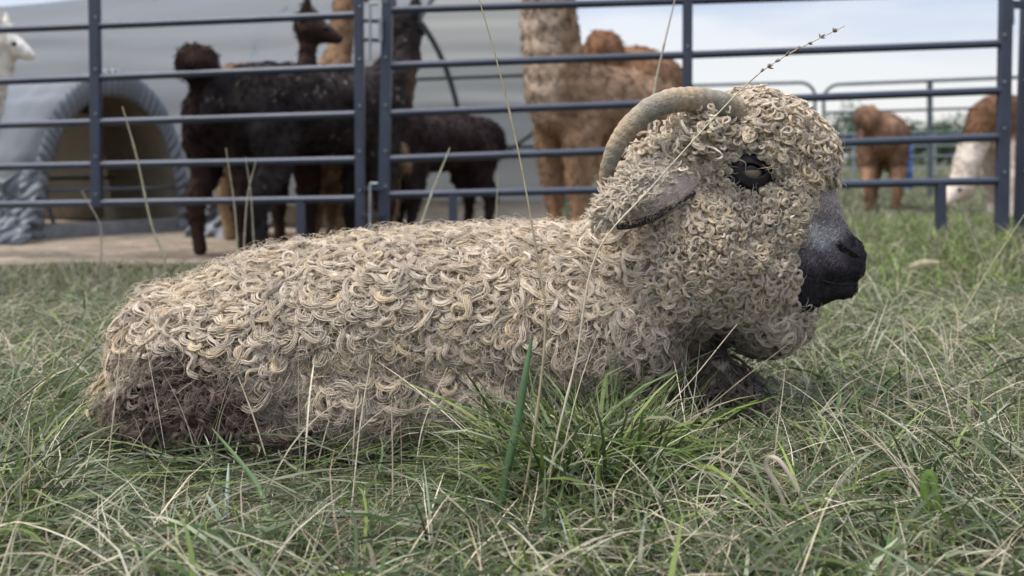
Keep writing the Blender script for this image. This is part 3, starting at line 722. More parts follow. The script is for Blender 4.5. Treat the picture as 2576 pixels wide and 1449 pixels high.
# ------------------------------------------------------------------ corral panels
def panel(label, x0, x1, ya, yb, xa, xb, da, db, posts, legs, knobs=(), group='steel corral panels', mat=None):
    """rails given by their picture heights at xa and xb; depth from da (at xa) to db (at xb)"""
    mat = mat or M_steel
    def dep(x): return 1 / (1 / da + (1 / db - 1 / da) * (x - xa) / (xb - xa))
    def yy(i, x): return ya[i] + (yb[i] - ya[i]) * (x - xa) / (xb - xa)
    base = W((x0 + x1) / 2, HY, dep((x0 + x1) / 2)); base.z = float(terrain(base.x, base.y))
    root = thing('corral_panel', label, 'fence panel', base, 0, group); off = -base
    for i in range(len(ya)):
        m = MB(); m.tube([W(x, yy(i, x), dep(x)) + off for x in np.linspace(x0, x1, 7)], .0165, 14); m.build('rail', mat, root)
    n = len(ya) - 1
    for x, w, lowest, lean in posts:
        top = W(x - lean, yy(0, x) - 12, dep(x)); bot = W(x + lean, yy(n, x) + 10, dep(x))
        if lowest: bot = Vector((bot.x, bot.y, float(terrain(bot.x, bot.y)) + .002))
        m = MB(); m.bar(top + off, bot + off, w, .038); p = m.build('post', mat, root, smooth=False)
        bv = p.modifiers.new('b', 'BEVEL'); bv.width = .004; bv.segments = 2
        for i in range(n + 1):
            if i < 1 or yy(i, x) < 0: continue
            mk = MB(); q = W(x, yy(i, x) - 22, dep(x) - .020) + off; mk.tube([q, q + Vector((0, -.006, 0))], .005, 8, nref=(0, 0, 1)); mk.build('rivet', M_galv, p)
    for x in legs:
        a = W(x, yy(n, x), dep(x)); z = float(terrain(a.x, a.y))
        m = MB(); m.bar(a + off, Vector((a.x, a.y, z + .002)) + off, .036, .03); m.box(Vector((a.x, a.y, z + .006)) + off, (.09, .06, .008)); m.build('leg', mat, root, smooth=False)
    return root, dep
panel('steel corral panel left of the gate latch, six rails', -760, 893, [-63, 75, 205, 315, 420, 515], [-107, 38, 170, 288, 402, 500], 0, 890, 4.15, 3.95,
      [(241, .045, False, 4), (905, .040, True, 3), (-700, .045, True, 0)], [757, -420])
panel('steel corral panel right of the gate latch, running behind the goat', 980, 2520, [-112, 25, 165, 285, 400, 490], [-152, -22, 110, 228, 345, 455], 990, 2510, 3.95, 3.74,
      [(970, .046, True, -7), (1729, .038, False, -1), (2526, .046, True, -7)], [1140, 2366])
r3, _ = panel('steel corral panel turning away at the far right edge', 2572, 3300, [-156, -26, 106, 224, 341, 452], [-170, -45, 80, 196, 306, 412], 2572, 3300, 3.85, 3.6,
      [(2578, .046, True, -12), (3290, .046, True, 0)], [2800])
# gate latch between the two panels
lt = thing('gate_latch', 'steel latch brackets and pins joining the two corral panels', 'latch', W(937, 480, 3.94))
o0 = -Vector(lt.location)
for yv in (52, 100, 733 - 260, 800 - 260):
    m = MB(); m.bar(W(910, yv, 3.93) + o0, W(966, yv + 2, 3.93) + o0, .012, .03); m.build('bracket', M_steel, lt, smooth=False)
for y0, y1 in ((10, 150), (462, 590)):
    m = MB(); m.tube([W(931, y0, 3.90) + o0, W(931, y1, 3.90) + o0], .006, 10); m.tube([W(931, y0, 3.90) + o0, W(950, y0, 3.90) + o0], .006, 10); m.build('pin', M_galv, lt)
m = MB(); m.box(W(957, 75, 3.915) + o0, (.016, .008, .10)); m.build('tag', M_galv, lt, smooth=False)
lt2 = thing('hinge_bracket', 'steel hinge bracket on the far right fence post', 'hinge', W(2550, 12, 3.78)); o0 = -Vector(lt2.location)
m = MB(); m.bar(W(2526, 12, 3.77) + o0, W(2585, 12, 3.77) + o0, .03, .03); m.build('bracket', M_steel, lt2, smooth=False)
m = MB(); m.tube([W(2548, 14, 3.76) + o0, W(2548, 62, 3.76) + o0], .006, 10); m.build('pin', M_galv, lt2)

# far panels with rounded corners
def far_panel(label, x0, x1, d0, d1, ztop, mat, round_l=True, round_r=True, mids=(.5,), nr=4, group='round cornered livestock panels across the yard'):
    A = W(x0, HY, d0); B = W(x1, HY, d1); A.z = B.z = 0
    root = thing('livestock_panel', label, 'fence panel', A, 0, group); dirn = (B - A); Ln = dirn.length; dirn.normalize()
    def Q(s, z): return dirn * s + Vector((0, 0, z + (.0 if s < 0 else .016 * s)))
    r = .16; pts = [Q(0, .05)]
    pts += [Q(0, ztop - r)] + [Q(r - r * math.cos(a), ztop - r + r * math.sin(a)) for a in np.linspace(.2, 1.57, 7)]
    pts += [Q(Ln * f, ztop) for f in (.3, .6)]
    pts += [Q(Ln - r + r * math.cos(a), ztop - r + r * math.sin(a)) for a in np.linspace(1.57, .2, 7)] + [Q(Ln, ztop - r), Q(Ln, .05)]
    m = MB(); m.tube(pts, .019, 10); m.build('frame', mat, root)
    for i in range(nr):
        z = .22 + i * (ztop - .35) / (nr - .3)
        m = MB(); m.tube([Q(.0, z), Q(Ln, z)], .015, 8); m.build('rail', mat, root)
    for f in mids:
        m = MB(); m.bar(Q(Ln * f, .05), Q(Ln * f, ztop), .05, .03); m.build('post', mat, root, smooth=False)
    return root
far_panel('grey livestock panel partly behind the goat head', 1400, 2050, 10.6, 10.2, 1.27, M_farst)
far_panel('grey livestock panel behind the small reddish alpaca', 2072, 2740, 10.0, 9.2, 1.27, M_farst, mids=(.42,))
far_panel('grey livestock panel beyond the right edge of the yard', 2760, 3500, 9.2, 8.4, 1.27, M_farst)
far_panel('pale distant rail fence across the field at the horizon', 1950, 3000, 21, 19.5, 1.0, M_galv, nr=3, mids=(.2, .4, .6, .8), group='distant field rails')

# ------------------------------------------------------------------ hoop barn and hutch
def hoop(foot, endv, w, h, length, nφ=49, nt=60, fold=.0, seed=0, flare=0.0, r_add=0.0, t0=0.0):
    ax = np.array([-endv[1], endv[0]]); P = []
    cx, cy = foot[0] + endv[0] * w / 2, foot[1] + endv[1] * w / 2
    for ti in np.linspace(t0, t0 + length, nt):
        for φ in np.linspace(0, math.pi, nφ):
            cc = -math.cos(φ) * (w / 2 + r_add); ss = math.sin(φ) ** .85 * (h + r_add)
            f = fold * (math.sin(φ * 26 + 1.7 * math.sin(ti * .9 + seed) + seed) * .6 + math.sin(φ * 47 + 2.2 * math.sin(ti * 1.3)) * .3) * (1 + .5 * math.sin(ti * 2.1))
            P.append((cx + endv[0] * cc * (1 + f) + ax[0] * ti, cy + endv[1] * cc * (1 + f) + ax[1] * ti, max(.0, ss * (1 + f))))
    i = np.arange(nφ * nt).reshape(nt, nφ)
    return np.array(P), np.stack([i[:-1, :-1], i[:-1, 1:], i[1:, 1:], i[1:, :-1]], -1).reshape(-1, 4)
def rib(foot, endv, w, h, t_, r=.022, f0=0, f1=math.pi, inset=.03):
    ax = np.array([-endv[1], endv[0]]); cx, cy = foot[0] + endv[0] * w / 2, foot[1] + endv[1] * w / 2; P = []
    for φ in np.linspace(f0, f1, 31):
        cc = -math.cos(φ) * (w / 2 - inset); P.append((cx + endv[0] * cc + ax[0] * t_, cy + endv[1] * cc + ax[1] * t_, max(0, math.sin(φ) ** .85 * (h - inset))))
    m = MB(); m.tube(P, r, 8, nref=(ax[0], ax[1], 0)); return m
barn = thing('hoop_barn', 'large grey fabric hoop barn behind the alpacas', 'barn')
BF = (-.81, 5.75); BE = (.37, .929); BW = 4.0; BH = 2.02
V, Fc = hoop(BF, BE, BW, BH, 7.5, fold=.007, nφ=161)
cv = np_mesh('fabric_cover', V, Fc, M_tarp, parent=barn)
for t_ in (.04, 1.25, 2.8, 4.4, 6.0, 7.4): rib(BF, BE, BW, BH, t_, r=.028).build('hoop_rib', M_farst, barn)
ax = np.array([-BE[1], BE[0]]); cx, cy = BF[0] + BE[0] * BW / 2, BF[1] + BE[1] * BW / 2
def BP(φ, t_, ins=.06):
    cc = -math.cos(φ) * (BW / 2 - ins); return (cx + BE[0] * cc + ax[0] * t_, cy + BE[1] * cc + ax[1] * t_, math.sin(φ) ** .85 * (BH - ins))
for φ in (R(142), R(166)):
    m = MB(); m.tube([BP(φ, 0), BP(φ, 7.4)], .018, 8); m.build('purlin', M_farst, barn)
m = MB(); m.tube([BP(R(176), 1.25), BP(R(155), .06)], .018, 8); m.build('brace', M_farst, barn)
# end wall at the far left
eV = [BP(f, 7.45, 0) for f in np.linspace(0, math.pi, 40)]
m = MB(); m.add(eV, [tuple(range(40))]); m.build('end_wall', M_tarp, barn, smooth=False)
m = MB(); m.bar((BF[0], BF[1] - .02, .10), (BF[0] + ax[0] * 7, BF[1] - .02 + ax[1] * 7, .10), .12, .05); m.build('base_board', M_bark, barn, smooth=False)

hut = thing('hoop_hutch', 'small hoop hutch with beige inside and gathered plastic rim, left behind the fence', 'animal hutch')
HF = (-2.70, 5.12); HE = (.66, .751); HWd = .95; HH = .98
V, Fc = hoop(HF, HE, HWd, HH, 1.5, fold=.012, nφ=61, nt=40, seed=2)
cv = np_mesh('cover', V, Fc, M_band, parent=hut); cv.modifiers.new('t', 'SOLIDIFY').thickness = .01
# gathered rim: a pleated band standing in front of the opening
P = []; nr_, nf_ = 6, 260
hx, hy_ = HF[0] + HE[0] * HWd / 2, HF[1] + HE[1] * HWd / 2; hax = np.array([-HE[1], HE[0]])
for j in range(nr_):
    f = j / (nr_ - 1)
    for k in range(nf_):
        φ = math.pi * k / (nf_ - 1); rr = 1.02 - .17 * f; pl = .012 * math.sin(k * 1.05 + 2 * math.sin(k * .13)) * (1 - .3 * f) + .02 * math.sin(f * 3.1)
        cc = -math.cos(φ) * HWd / 2 * rr; P.append((hx + HE[0] * cc - hax[0] * (pl + .01), hy_ + HE[1] * cc - hax[1] * (pl + .01), max(0, math.sin(φ) ** .85 * HH * rr)))
i = np.arange(nr_ * nf_).reshape(nr_, nf_)
rm = np_mesh('rim', np.array(P), np.stack([i[:-1, :-1], i[:-1, 1:], i[1:, 1:], i[1:, :-1]], -1).reshape(-1, 4), M_band, parent=hut); rm.modifiers.new('t', 'SOLIDIFY').thickness = .004
V, Fc = hoop(HF, HE, HWd - .05, HH - .03, 1.44, nφ=61, nt=10, seed=2)
V[:, :2] += np.array(HE) * .025 + hax * .03
np_mesh('lining', V, Fc, M_beige, parent=hut)
bx = [(hx + HE[0] * -math.cos(f) * .44 + hax[0] * 1.0, hy_ + HE[1] * -math.cos(f) * .44 + hax[1] * 1.0, .14 + math.sin(f) ** .85 * (HH - .2)) for f in np.linspace(0, math.pi, 30)]
m = MB(); m.add(bx, [tuple(range(30))]); m.build('back_wall', M_beige, hut, smooth=False)
def HPt(a, t_, z): return (hx + HE[0] * a + hax[0] * t_, hy_ + HE[1] * a + hax[1] * t_, z)
for (a, b) in ((HPt(-.44, .05, .28), HPt(.44, .05, .28)), (HPt(-.44, .9, .33), HPt(.44, .9, .33)), (HPt(-.40, .06, .40), HPt(-.30, .06, .0))):
    m = MB(); m.tube([a, b], .011, 8); m.build('bar', M_farst, hut)
m = MB(); m.bar(HPt(-.40, .95, .78), HPt(.36, .95, .80), .05, .006); m.build('window', M_band, hut, smooth=False)
m = MB(); m.bar(HPt(-.45, .0, .05), HPt(.45, .0, .05), .08, .03); m.build('sill_board', M_galv, hut, smooth=False)

def crumple(name, label, cat, px0, px1, d, z1, depth, seed):
    nx, nz = 60, 30; P = []
    for j in range(nz):
        v_ = j / (nz - 1)
        for k in range(nx):
            u_ = k / (nx - 1); p = np.array([[u_ * 3, v_ * 2, seed]]); n1 = float(wob(p, 3.2, seed)[0]); n2 = float(wob(p, 7, seed + 1)[0])
            P.append(((px0 + (px1 - px0) * u_ - CX) / F * d + .03 * n2, d - depth * (1 - v_) ** 2 + .06 * n1 + .02 * n2, z1 * v_ * (1 + .12 * n1) + .01))
    i = np.arange(nx * nz).reshape(nz, nx)
    o = np_mesh(name, np.array(P), np.stack([i[:-1, :-1], i[:-1, 1:], i[1:, 1:], i[1:, :-1]], -1).reshape(-1, 4), M_band)
    o.modifiers.new('t', 'SOLIDIFY').thickness = .004; return tag(o, label, cat)
crumple('plastic_sheet', 'crumpled grey plastic sheet hanging low beside the hutch opening', 'plastic sheet', 500, 700, 5.45, .40, .22, 3)
crumple('plastic_sheet', 'loose grey plastic sheet draped over the left side of the hutch', 'plastic sheet', -120, 95, 4.98, .38, .15, 4)

# ------------------------------------------------------------------ far trees, bush line, blue object
def shrub_cloud(rx, rz, n, leaf, base, seed):
    r = np.random.default_rng(seed); k = 26
    cen = r.normal(0, .42, (k, 3)) * np.array([rx, rx, rz * .8]) + np.array([0, 0, rz]); rad = r.uniform(.18, .42, k) * min(rx, rz) * 1.3
    i = r.integers(0, k, n); d = unit(r.normal(size=(n, 3))); P = cen[i] + d * rad[i][:, None] * r.uniform(.6, 1, (n, 1)); P[:, 2] = np.maximum(P[:, 2], .05)
    a = unit(r.normal(size=(n, 3))) * leaf; b = unit(np.cross(a, r.normal(size=(n, 3)))) * leaf * .6
    V = np.stack([P - a, P - b, P + a, P + b], 1).reshape(-1, 3); Fc = np.arange(4 * n).reshape(-1, 4)
    c = np.array(base) * r.uniform(.6, 1.5, (n, 1)) * (1 + .3 * np.sin(i))[:, None]
    return V, Fc, np.repeat(c, 4, axis=0)
trs = [(1780, 46, 1.6, 3.0, 0), (1960, 50, 2.2, 3.4, 1), (2100, 44, 1.9, 2.6, 2), (2135, 55, 2.0, 4.3, 0), (2200, 48, 2.2, 2.5, 1), (2290, 52, 1.9, 3.0, 2), (2335, 42, 1.6, 2.3, 0),
       (2385, 58, 2.1, 3.9, 1), (2440, 46, 2.0, 2.6, 2), (2500, 50, 2.3, 3.5, 0), (2570, 45, 2.0, 2.7, 1), (2660, 52, 2.4, 3.8, 2), (2790, 48, 2.2, 3.0, 0), (2950, 50, 2.4, 3.6, 1)]
tlab = ['farthest tree by the left side of the goat horn on the horizon', 'bushy tree hidden behind the goat curls on the horizon', 'low dark bush left of the small reddish alpaca, on the horizon',
        'taller rounded tree rising above the left of the small reddish alpaca', 'low bush directly behind the small reddish alpaca', 'bush right of the blue object on the horizon', 'lowest bush between blue object and far panel post',
        'tall thin-crowned tree behind the far panel post', 'low bush right of the far panel post', 'tree between far panel post and the grazing alpaca', 'bush above the back of the grazing alpaca',
        'tree beyond the right edge of the yard', 'bush beyond the last panel on the right', 'rightmost tree on the horizon']
tcol = [(.045, .075, .03), (.06, .095, .045), (.035, .06, .035)]
for k, ((px, d, rx, h, c), lb) in enumerate(zip(trs, tlab)):
    p = W(px, HY, d); root = thing('tree' if h > 2.9 else 'bush', lb, 'tree' if h > 2.9 else 'bush', (p.x, p.y, 0), 0, 'trees and bushes along the horizon')
    V, Fc, C = shrub_cloud(rx, h / 2.2, 1500, .10, tcol[c], 50 + k); np_mesh('crown', V, Fc, M_leaf, C, smooth=False, parent=root)
    m = MB(); m.tube([(0, 0, -.02), (.05, 0, h * .3), (-.03, .02, h * .65)], [.12, .08, .03], 8); m.build('trunk', M_bark, root)
m = MB(); nn = 24
prof = [(0, 0), (.24, 0), (.26, .03), (.26, .28), (.275, .30), (.26, .32), (.26, .58), (.275, .60), (.26, .62), (.255, .86), (.235, .88), (0, .88)]  # drum shape made up for an unidentified blue object
V = [(r_ * math.cos(2 * math.pi * k / nn), r_ * math.sin(2 * math.pi * k / nn), z_) for r_, z_ in prof for k in range(nn)]
m.add(V, [(j * nn + k, j * nn + (k + 1) % nn, (j + 1) * nn + (k + 1) % nn, (j + 1) * nn + k) for j in range(len(prof) - 1) for k in range(nn)])
br = m.build('blue_object', M_blue); p = W(2268, HY, 12.5); br.location = (p.x, p.y, 0); br.scale = (.55, .55, .95); tag(br, 'unidentified blue object behind the small reddish alpaca', 'blue_object')

# ------------------------------------------------------------------ grass
GREEN = np.array([[.075, .115, .034], [.115, .165, .042], [.155, .19, .095], [.27, .295, .19], [.06, .085, .035], [.20, .25, .065], [.24, .235, .14]])
DRY = np.array([[.48, .40, .28], [.38, .32, .22], [.58, .51, .38], [.30, .225, .15], [.27, .25, .165], [.42, .38, .27]])
def scatter(n, d0, d1, power=1.0, xmargin=1.25):
    d = np.sqrt(rng.uniform(d0 ** 2, d1 ** 2, n)) if power == 1 else d0 + (d1 - d0) * rng.random(n) ** power
    x = rng.uniform(-1, 1, n) * .56 * xmargin * d + 0
    return x, d
def mask_goat(x, y):
    ins = (((x + .30) / .48) ** 2 + ((y - BD) / .15) ** 2 < 1) | (((x - .18) / .25) ** 2 + ((y - BD + .03) / .12) ** 2 < 1)
    return ~ins
def pick(tab, n): return tab[rng.integers(0, len(tab), n)] * rng.uniform(.6, 1.35, (n, 1))
def tuft(x, y, s=3.0, seed=21): return wob(np.stack([x, y, 0 * x], 1), s, seed)

gp = []; dp = []
# near grass: matted, arching blades
n = 34000; x, y = scatter(n, .72, 2.3); k = mask_goat(x, y); x, y = x[k], y[k]; n = len(x); tf = tuft(x, y, 4)
pxn = CX + F * x / y
front = ((pxn > 1150) & (pxn < 1950) & (y < 1.5) & (y > 1.1)) * 1.0        # taller clump before the chest
flank = sstep((pxn - 120) / 80) * sstep((1330 - pxn) / 200) * (y < 1.45) * np.interp(y, [.92, 1.05, 1.14], [0, .75, 1.15])
front = front * (pxn < 1600); chest = sstep((pxn - 1600) / 60) * sstep((1990 - pxn) / 60) * (y > 1.0) * (y < 1.5)
flank = np.maximum(flank, chest * .62)
hgt = rng.uniform(.06, .18, n) * (1 + .3 * tf) * (1 + .35 * front) * (1 - .68 * np.minimum(flank, 1.2))
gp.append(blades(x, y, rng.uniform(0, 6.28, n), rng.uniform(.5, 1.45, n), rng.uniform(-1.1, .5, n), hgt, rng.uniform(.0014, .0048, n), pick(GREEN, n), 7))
n = 42000; x, y = scatter(n, .72, 2.4); k = mask_goat(x, y); x, y = x[k], y[k]; n = len(x)
pxn = CX + F * x / y; flank = sstep((pxn - 120) / 80) * sstep((1330 - pxn) / 200) * (y < 1.45) * np.interp(y, [.92, 1.05, 1.14], [0, .75, 1.15])
dp.append(blades(x, y, rng.uniform(0, 6.28, n), rng.uniform(.1, 1.2, n), rng.uniform(-.8, .5, n), rng.uniform(.06, .22, n) * (1 - .6 * flank), rng.uniform(.0008, .0023, n), pick(DRY, n) * 1.1, 7, kink=.35))
n = 9000; x, y = scatter(n, .72, 2.1); k = mask_goat(x, y); x, y = x[k], y[k]; n = len(x)
pxn = CX + F * x / y; flank = sstep((pxn - 120) / 80) * sstep((1330 - pxn) / 200) * (y < 1.45) * np.interp(y, [.92, 1.05, 1.14], [0, .75, 1.15])
gp.append(blades(x, y, rng.uniform(0, 6.28, n), rng.uniform(.3, 1.3, n), rng.uniform(-.9, .4, n), rng.uniform(.08, .19, n) * (1 - .6 * flank), rng.uniform(.0035, .0065, n), pick(GREEN, n) * 1.1, 8))
# thatch lying flat
n = 26000; x, y = scatter(n, .72, 2.6); k = mask_goat(x, y); x, y = x[k], y[k]; n = len(x)
dp.append(blades(x, y, rng.uniform(0, 6.28, n), rng.uniform(-.1, .35, n), rng.uniform(-.3, .3, n), rng.uniform(.03, .09, n), rng.uniform(.0008, .0022, n), pick(DRY, n) * .5, 5, z0=terrain(x, y) + rng.uniform(.003, .045, n), kink=.4))
n = 22000; x, y = scatter(n, .72, 2.6); k = mask_goat(x, y); x, y = x[k], y[k]; n = len(x)
gp.append(blades(x, y, rng.normal(.1, .8, n) + 3.14 * (rng.random(n) < .5), rng.uniform(-.05, .4, n), rng.uniform(-.3, .2, n), rng.uniform(.06, .16, n), rng.uniform(.0012, .0034, n), pick(GREEN, n) * .8, 6, z0=terrain(x, y) + rng.uniform(.01, .07, n)))
# grass leaning on the goat's flank
n = 3000; pxn = rng.uniform(230, 1950, n); y = rng.uniform(1.15, 1.27, n); x = (pxn - CX) / F * y
tall = np.interp(pxn, [230, 700, 1100, 1250, 1500, 1700, 1950], [.022, .016, .028, .065, .09, .075, .05])
gp.append(blades(x, y, rng.uniform(-.3, 3.5, n), rng.uniform(.9, 1.45, n), rng.uniform(-.9, .6, n), tall * rng.uniform(.8, 2.0, n), rng.uniform(.0012, .0036, n), pick(GREEN, n), 7))
dp.append(blades(x[:1300], y[:1300], rng.uniform(-.3, 3.5, 1300), rng.uniform(.9, 1.5, 1300), rng.uniform(-.4, 1.2, 1300), tall[:1300] * rng.uniform(1, 2.4, 1300), rng.uniform(.0008, .0016, 1300), pick(DRY, 1300), 6))
n = 1150; pxn = rng.choice([1390, 1470, 1540, 1585], n) + rng.normal(0, 62, n); y = rng.uniform(1.12, 1.28, n); x = (pxn - CX) / F * y
gp.append(blades(x, y, rng.uniform(0, 6.28, n), rng.uniform(.7, 1.5, n), rng.uniform(-1.5, .9, n), rng.uniform(.07, .24, n) * rng.choice([.75, 1.0, 1.15], n), rng.uniform(.0018, .0062, n), pick(GREEN[[0, 1, 4, 5]], n), 7))
n = 120; pxn = rng.uniform(-60, 2640, n); y = rng.uniform(.98, 1.9, n); y = np.where((pxn > 250) & (pxn < 1900), np.minimum(y, 1.24), y); x = (pxn - CX) / F * y
dp.append(blades(x, y, rng.uniform(0, 6.28, n), rng.uniform(.8, 1.5, n), rng.uniform(-.1, 1.3, n), rng.uniform(.10, .28, n), rng.uniform(.0014, .0026, n), pick(DRY[[0, 2, 5]], n) * 1.15, 9, kink=.12))
# middle distance
n = 52000; x, y = scatter(n, 2.2, 5.0, xmargin=1.15); edge = dirt_near(x) + .12 * tuft(x, y, 5, 5)
k = (y < edge + .05) | (rng.random(n) < .16 * np.exp(-(y - edge) / .5) + .012); x, y = x[k], y[k]; n = len(x); rr = sstep((x + .3) / .8)[:, None]
colm = pick(GREEN, n) * (.9 + .25 * rr) * (1 + rr * np.array([.12, .22, -.25])) * (1 - .0 * rr); dm = rng.random(n) < (.52 - .14 * rr[:, 0]); colm[dm] = pick(DRY, n)[dm] * .75
hh = rng.uniform(.04, .11, n) * np.interp(x, [-2, 0, 1], [.75, .8, 1.15]) * np.clip((edge[k] - y) / .5 + .35, .3, 1)
gp.append(blades(x, y, rng.uniform(0, 6.28, n), rng.uniform(.6, 1.5, n), rng.uniform(-.8, .8, n), hh, rng.uniform(.0018, .0042, n), colm, 5))
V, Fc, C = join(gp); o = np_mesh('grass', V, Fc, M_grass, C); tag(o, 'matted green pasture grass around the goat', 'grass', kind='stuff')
V, Fc, C = join(dp); o = np_mesh('dry_grass', V, Fc, M_straw, C); tag(o, 'dry straw coloured grass tangled through the green', 'dry grass', kind='stuff')
# field grass behind the yard on the right
n = 42000; y = 6.3 + 34 * rng.random(n) ** 2.2; x = rng.uniform(.05, .75, n) * y
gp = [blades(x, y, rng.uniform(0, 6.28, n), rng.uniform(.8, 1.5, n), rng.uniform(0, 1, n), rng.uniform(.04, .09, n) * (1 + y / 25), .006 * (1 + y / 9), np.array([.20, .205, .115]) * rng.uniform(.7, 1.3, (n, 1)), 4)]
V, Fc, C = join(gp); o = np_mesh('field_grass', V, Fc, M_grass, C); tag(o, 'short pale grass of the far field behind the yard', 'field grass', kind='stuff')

# ------------------------------------------------------------------ single stalks and blades
def stalk(pts, d0, d1, r, col, label, head=False, name='grass_stalk', group='tall dry grass stalks'):
    n = len(pts); dd = np.linspace(d0, d1, n); P = [W(px, py, d) for (px, py), d in zip(pts, dd)]
    C = smooth_path(P, 40); base = Vector(C[0]); base.z = float(terrain(C[0][0], C[0][1]))
    if C[0][2] > base.z + .003: C = np.vstack([[C[0][0], C[0][1], base.z], C])
    rr = np.linspace(r, r * .45, len(C))
    for q in (9, 20, 30): rr[q] *= 1.5
    V, Fc, _ = sweep(C - np.array(base), rr, 6, cap=False)
    o = np_mesh(name, V, Fc, M_straw, np.tile(np.array(col), (len(V), 1)) * (.85 + .3 * rng.random((len(V), 1))))
    o.location = base; tag(o, label, 'grass stalk', group)
    if head:
        m = 90; u = rng.uniform(.80, 1, m); p = C[(u * (len(C) - 1)).astype(int)] - np.array(base); dr = unit(C[-1] - C[-6])
        ln = rng.uniform(.004, .009, m); d = unit(dr + rng.normal(0, .35, (m, 3)))
        Cn = p[:, None] + d[:, None] * (ln[:, None] * np.linspace(0, 1, 4)[None])[..., None]
        V, Fc = tubes(Cn, np.tile(np.array([.0004, .0011, .0009, .0002]), (m, 1)), np.tile([0, -1, .1], (m, 1)), 4)
        np_mesh('seed_head', V, Fc, M_straw, np.tile(np.array([.27, .19, .15]), (len(V), 1)), parent=o)
    return o
ST = (.42, .35, .22); SP = (.55, .48, .34); GB = (.36, .30, .22)
stalk([(1283, 1398), (1330, 1180), (1372, 830), (1350, 640), (1312, 420), (1262, 200), (1200, -20)], 1.06, 1.12, .0017, ST, 'tall dry stalk rising past the goat back to the top edge of the picture')
stalk([(1356, 1395), (1395, 1130), (1450, 900), (1500, 640), (1640, 470), (1850, 240), (1960, 150), (2125, 65)], 1.06, 1.22, .0014, SP, 'longest dry stalk crossing the goat head, with a seed head at its tip', head=True)
stalk([(870, 1440), (905, 1080), (936, 892)], 1.02, 1.10, .0011, SP, 'thin pale stalk upright before the middle of the goat flank')
stalk([(985, 1440), (988, 1200), (985, 1005)], 1.02, 1.08, .0013, GB, 'upright dull stalk just right of the thin pale one before the flank')
stalk([(1018, 1440), (1012, 1250), (1008, 1050)], 1.02, 1.08, .0010, (.25, .19, .14), 'brown stalk close beside the dull one before the flank')
stalk([(1040, 1260), (1062, 1080), (1125, 925)], 1.22, 1.30, .0012, SP, 'pale stalk leaning right over the goat lower flank')
stalk([(1165, 1300), (1190, 1160), (1215, 985)], 1.15, 1.22, .0012, ST, 'short dry stalk beside the wide green blade')
stalk([(1842, 1215), (1795, 1120), (1745, 1010), (1713, 908)], 1.28, 1.34, .0013, (.66, .61, .5), 'bright straw leaning left in front of the goat chest')
stalk([(1280, 1400), (1390, 1180), (1560, 1085), (1690, 1010), (1855, 815)], 1.06, 1.30, .0013, SP, 'long bent straw reaching up to the goat chin')
stalk([(1400, 1290), (1560, 1180), (1700, 1090), (1860, 960), (1990, 860)], 1.18, 1.35, .0010, ST, 'thin arching straw running up beneath the goat beard')
stalk([(190, 1420), (256, 1260), (285, 1050), (300, 900), (315, 790)], 1.04, 1.20, .0013, GB, 'dry stalk standing before the goat tail')
stalk([(-20, 1060), (60, 995), (148, 925)], 1.35, 1.32, .0022, GB, 'thick dead stem leaning in from the left edge')
stalk([(120, 1440), (190, 1280), (232, 1110)], 1.02, 1.2, .0015, SP, 'pale stem in the lower left corner grass')
stalk([(415, 650), (380, 560), (345, 400), (308, 268)], 2.6, 2.6, .0040, (.42, .37, .25), 'blurred yellow stalk left of the dark alpaca, in front of the hutch', head=False)
stalk([(600, 660), (590, 520), (568, 372)], 2.7, 2.7, .0030, (.40, .36, .25), 'blurred stalk before the belly of the dark alpaca')
stalk([(612, 660), (622, 500), (645, 400)], 2.7, 2.7, .0028, (.40, .36, .25), 'blurred stalk leaning right before the dark alpaca belly')
stalk([(640, 650), (632, 500), (618, 395)], 2.75, 2.75, .0024, (.40, .36, .25), 'faint blurred stalk between two others before the dark alpaca')
stalk([(1045, 610), (1085, 490), (1132, 372)], 2.4, 2.4, .0036, (.46, .42, .32), 'blurred pale stalk behind the goat back, left of the small dark alpaca')
stalk([(1248, 590), (1250, 500), (1254, 440)], 2.3, 2.3, .0022, (.40, .36, .25), 'short blurred stalk rising just behind the goat shoulder')
stalk([(1620, 420), (1645, 240), (1662, 150), (1700, -10)], 1.9, 1.9, .0032, (.44, .40, .29), 'blurred stalk above the horn crossing the ginger alpaca')
stalk([(2330, 960), (2400, 830), (2480, 690), (2590, 520)], 2.0, 2.0, .0022, (.40, .37, .22), 'slanting stalk rising to the right edge, crossing another')
stalk([(2560, 830), (2525, 750), (2470, 650), (2428, 540)], 2.2, 2.2, .0026, (.42, .38, .27), 'slanting stalk falling to the right, crossing another')
stalk([(2361, 1245), (2450, 1110), (2590, 950)], 1.27, 1.45, .0013, GB, 'dull stalk slanting up to the right edge in the foreground')
stalk([(1700, 1440), (1840, 1310), (1940, 1200), (2040, 1150)], 1.03, 1.2, .0012, ST, 'thin straw slanting through the loop of the curled leaf')
stalk([(255, 600), (250, 560), (205, 480)], 3.0, 3.0, .003, (.35, .31, .24), 'faint dead stalk before the hutch floor')

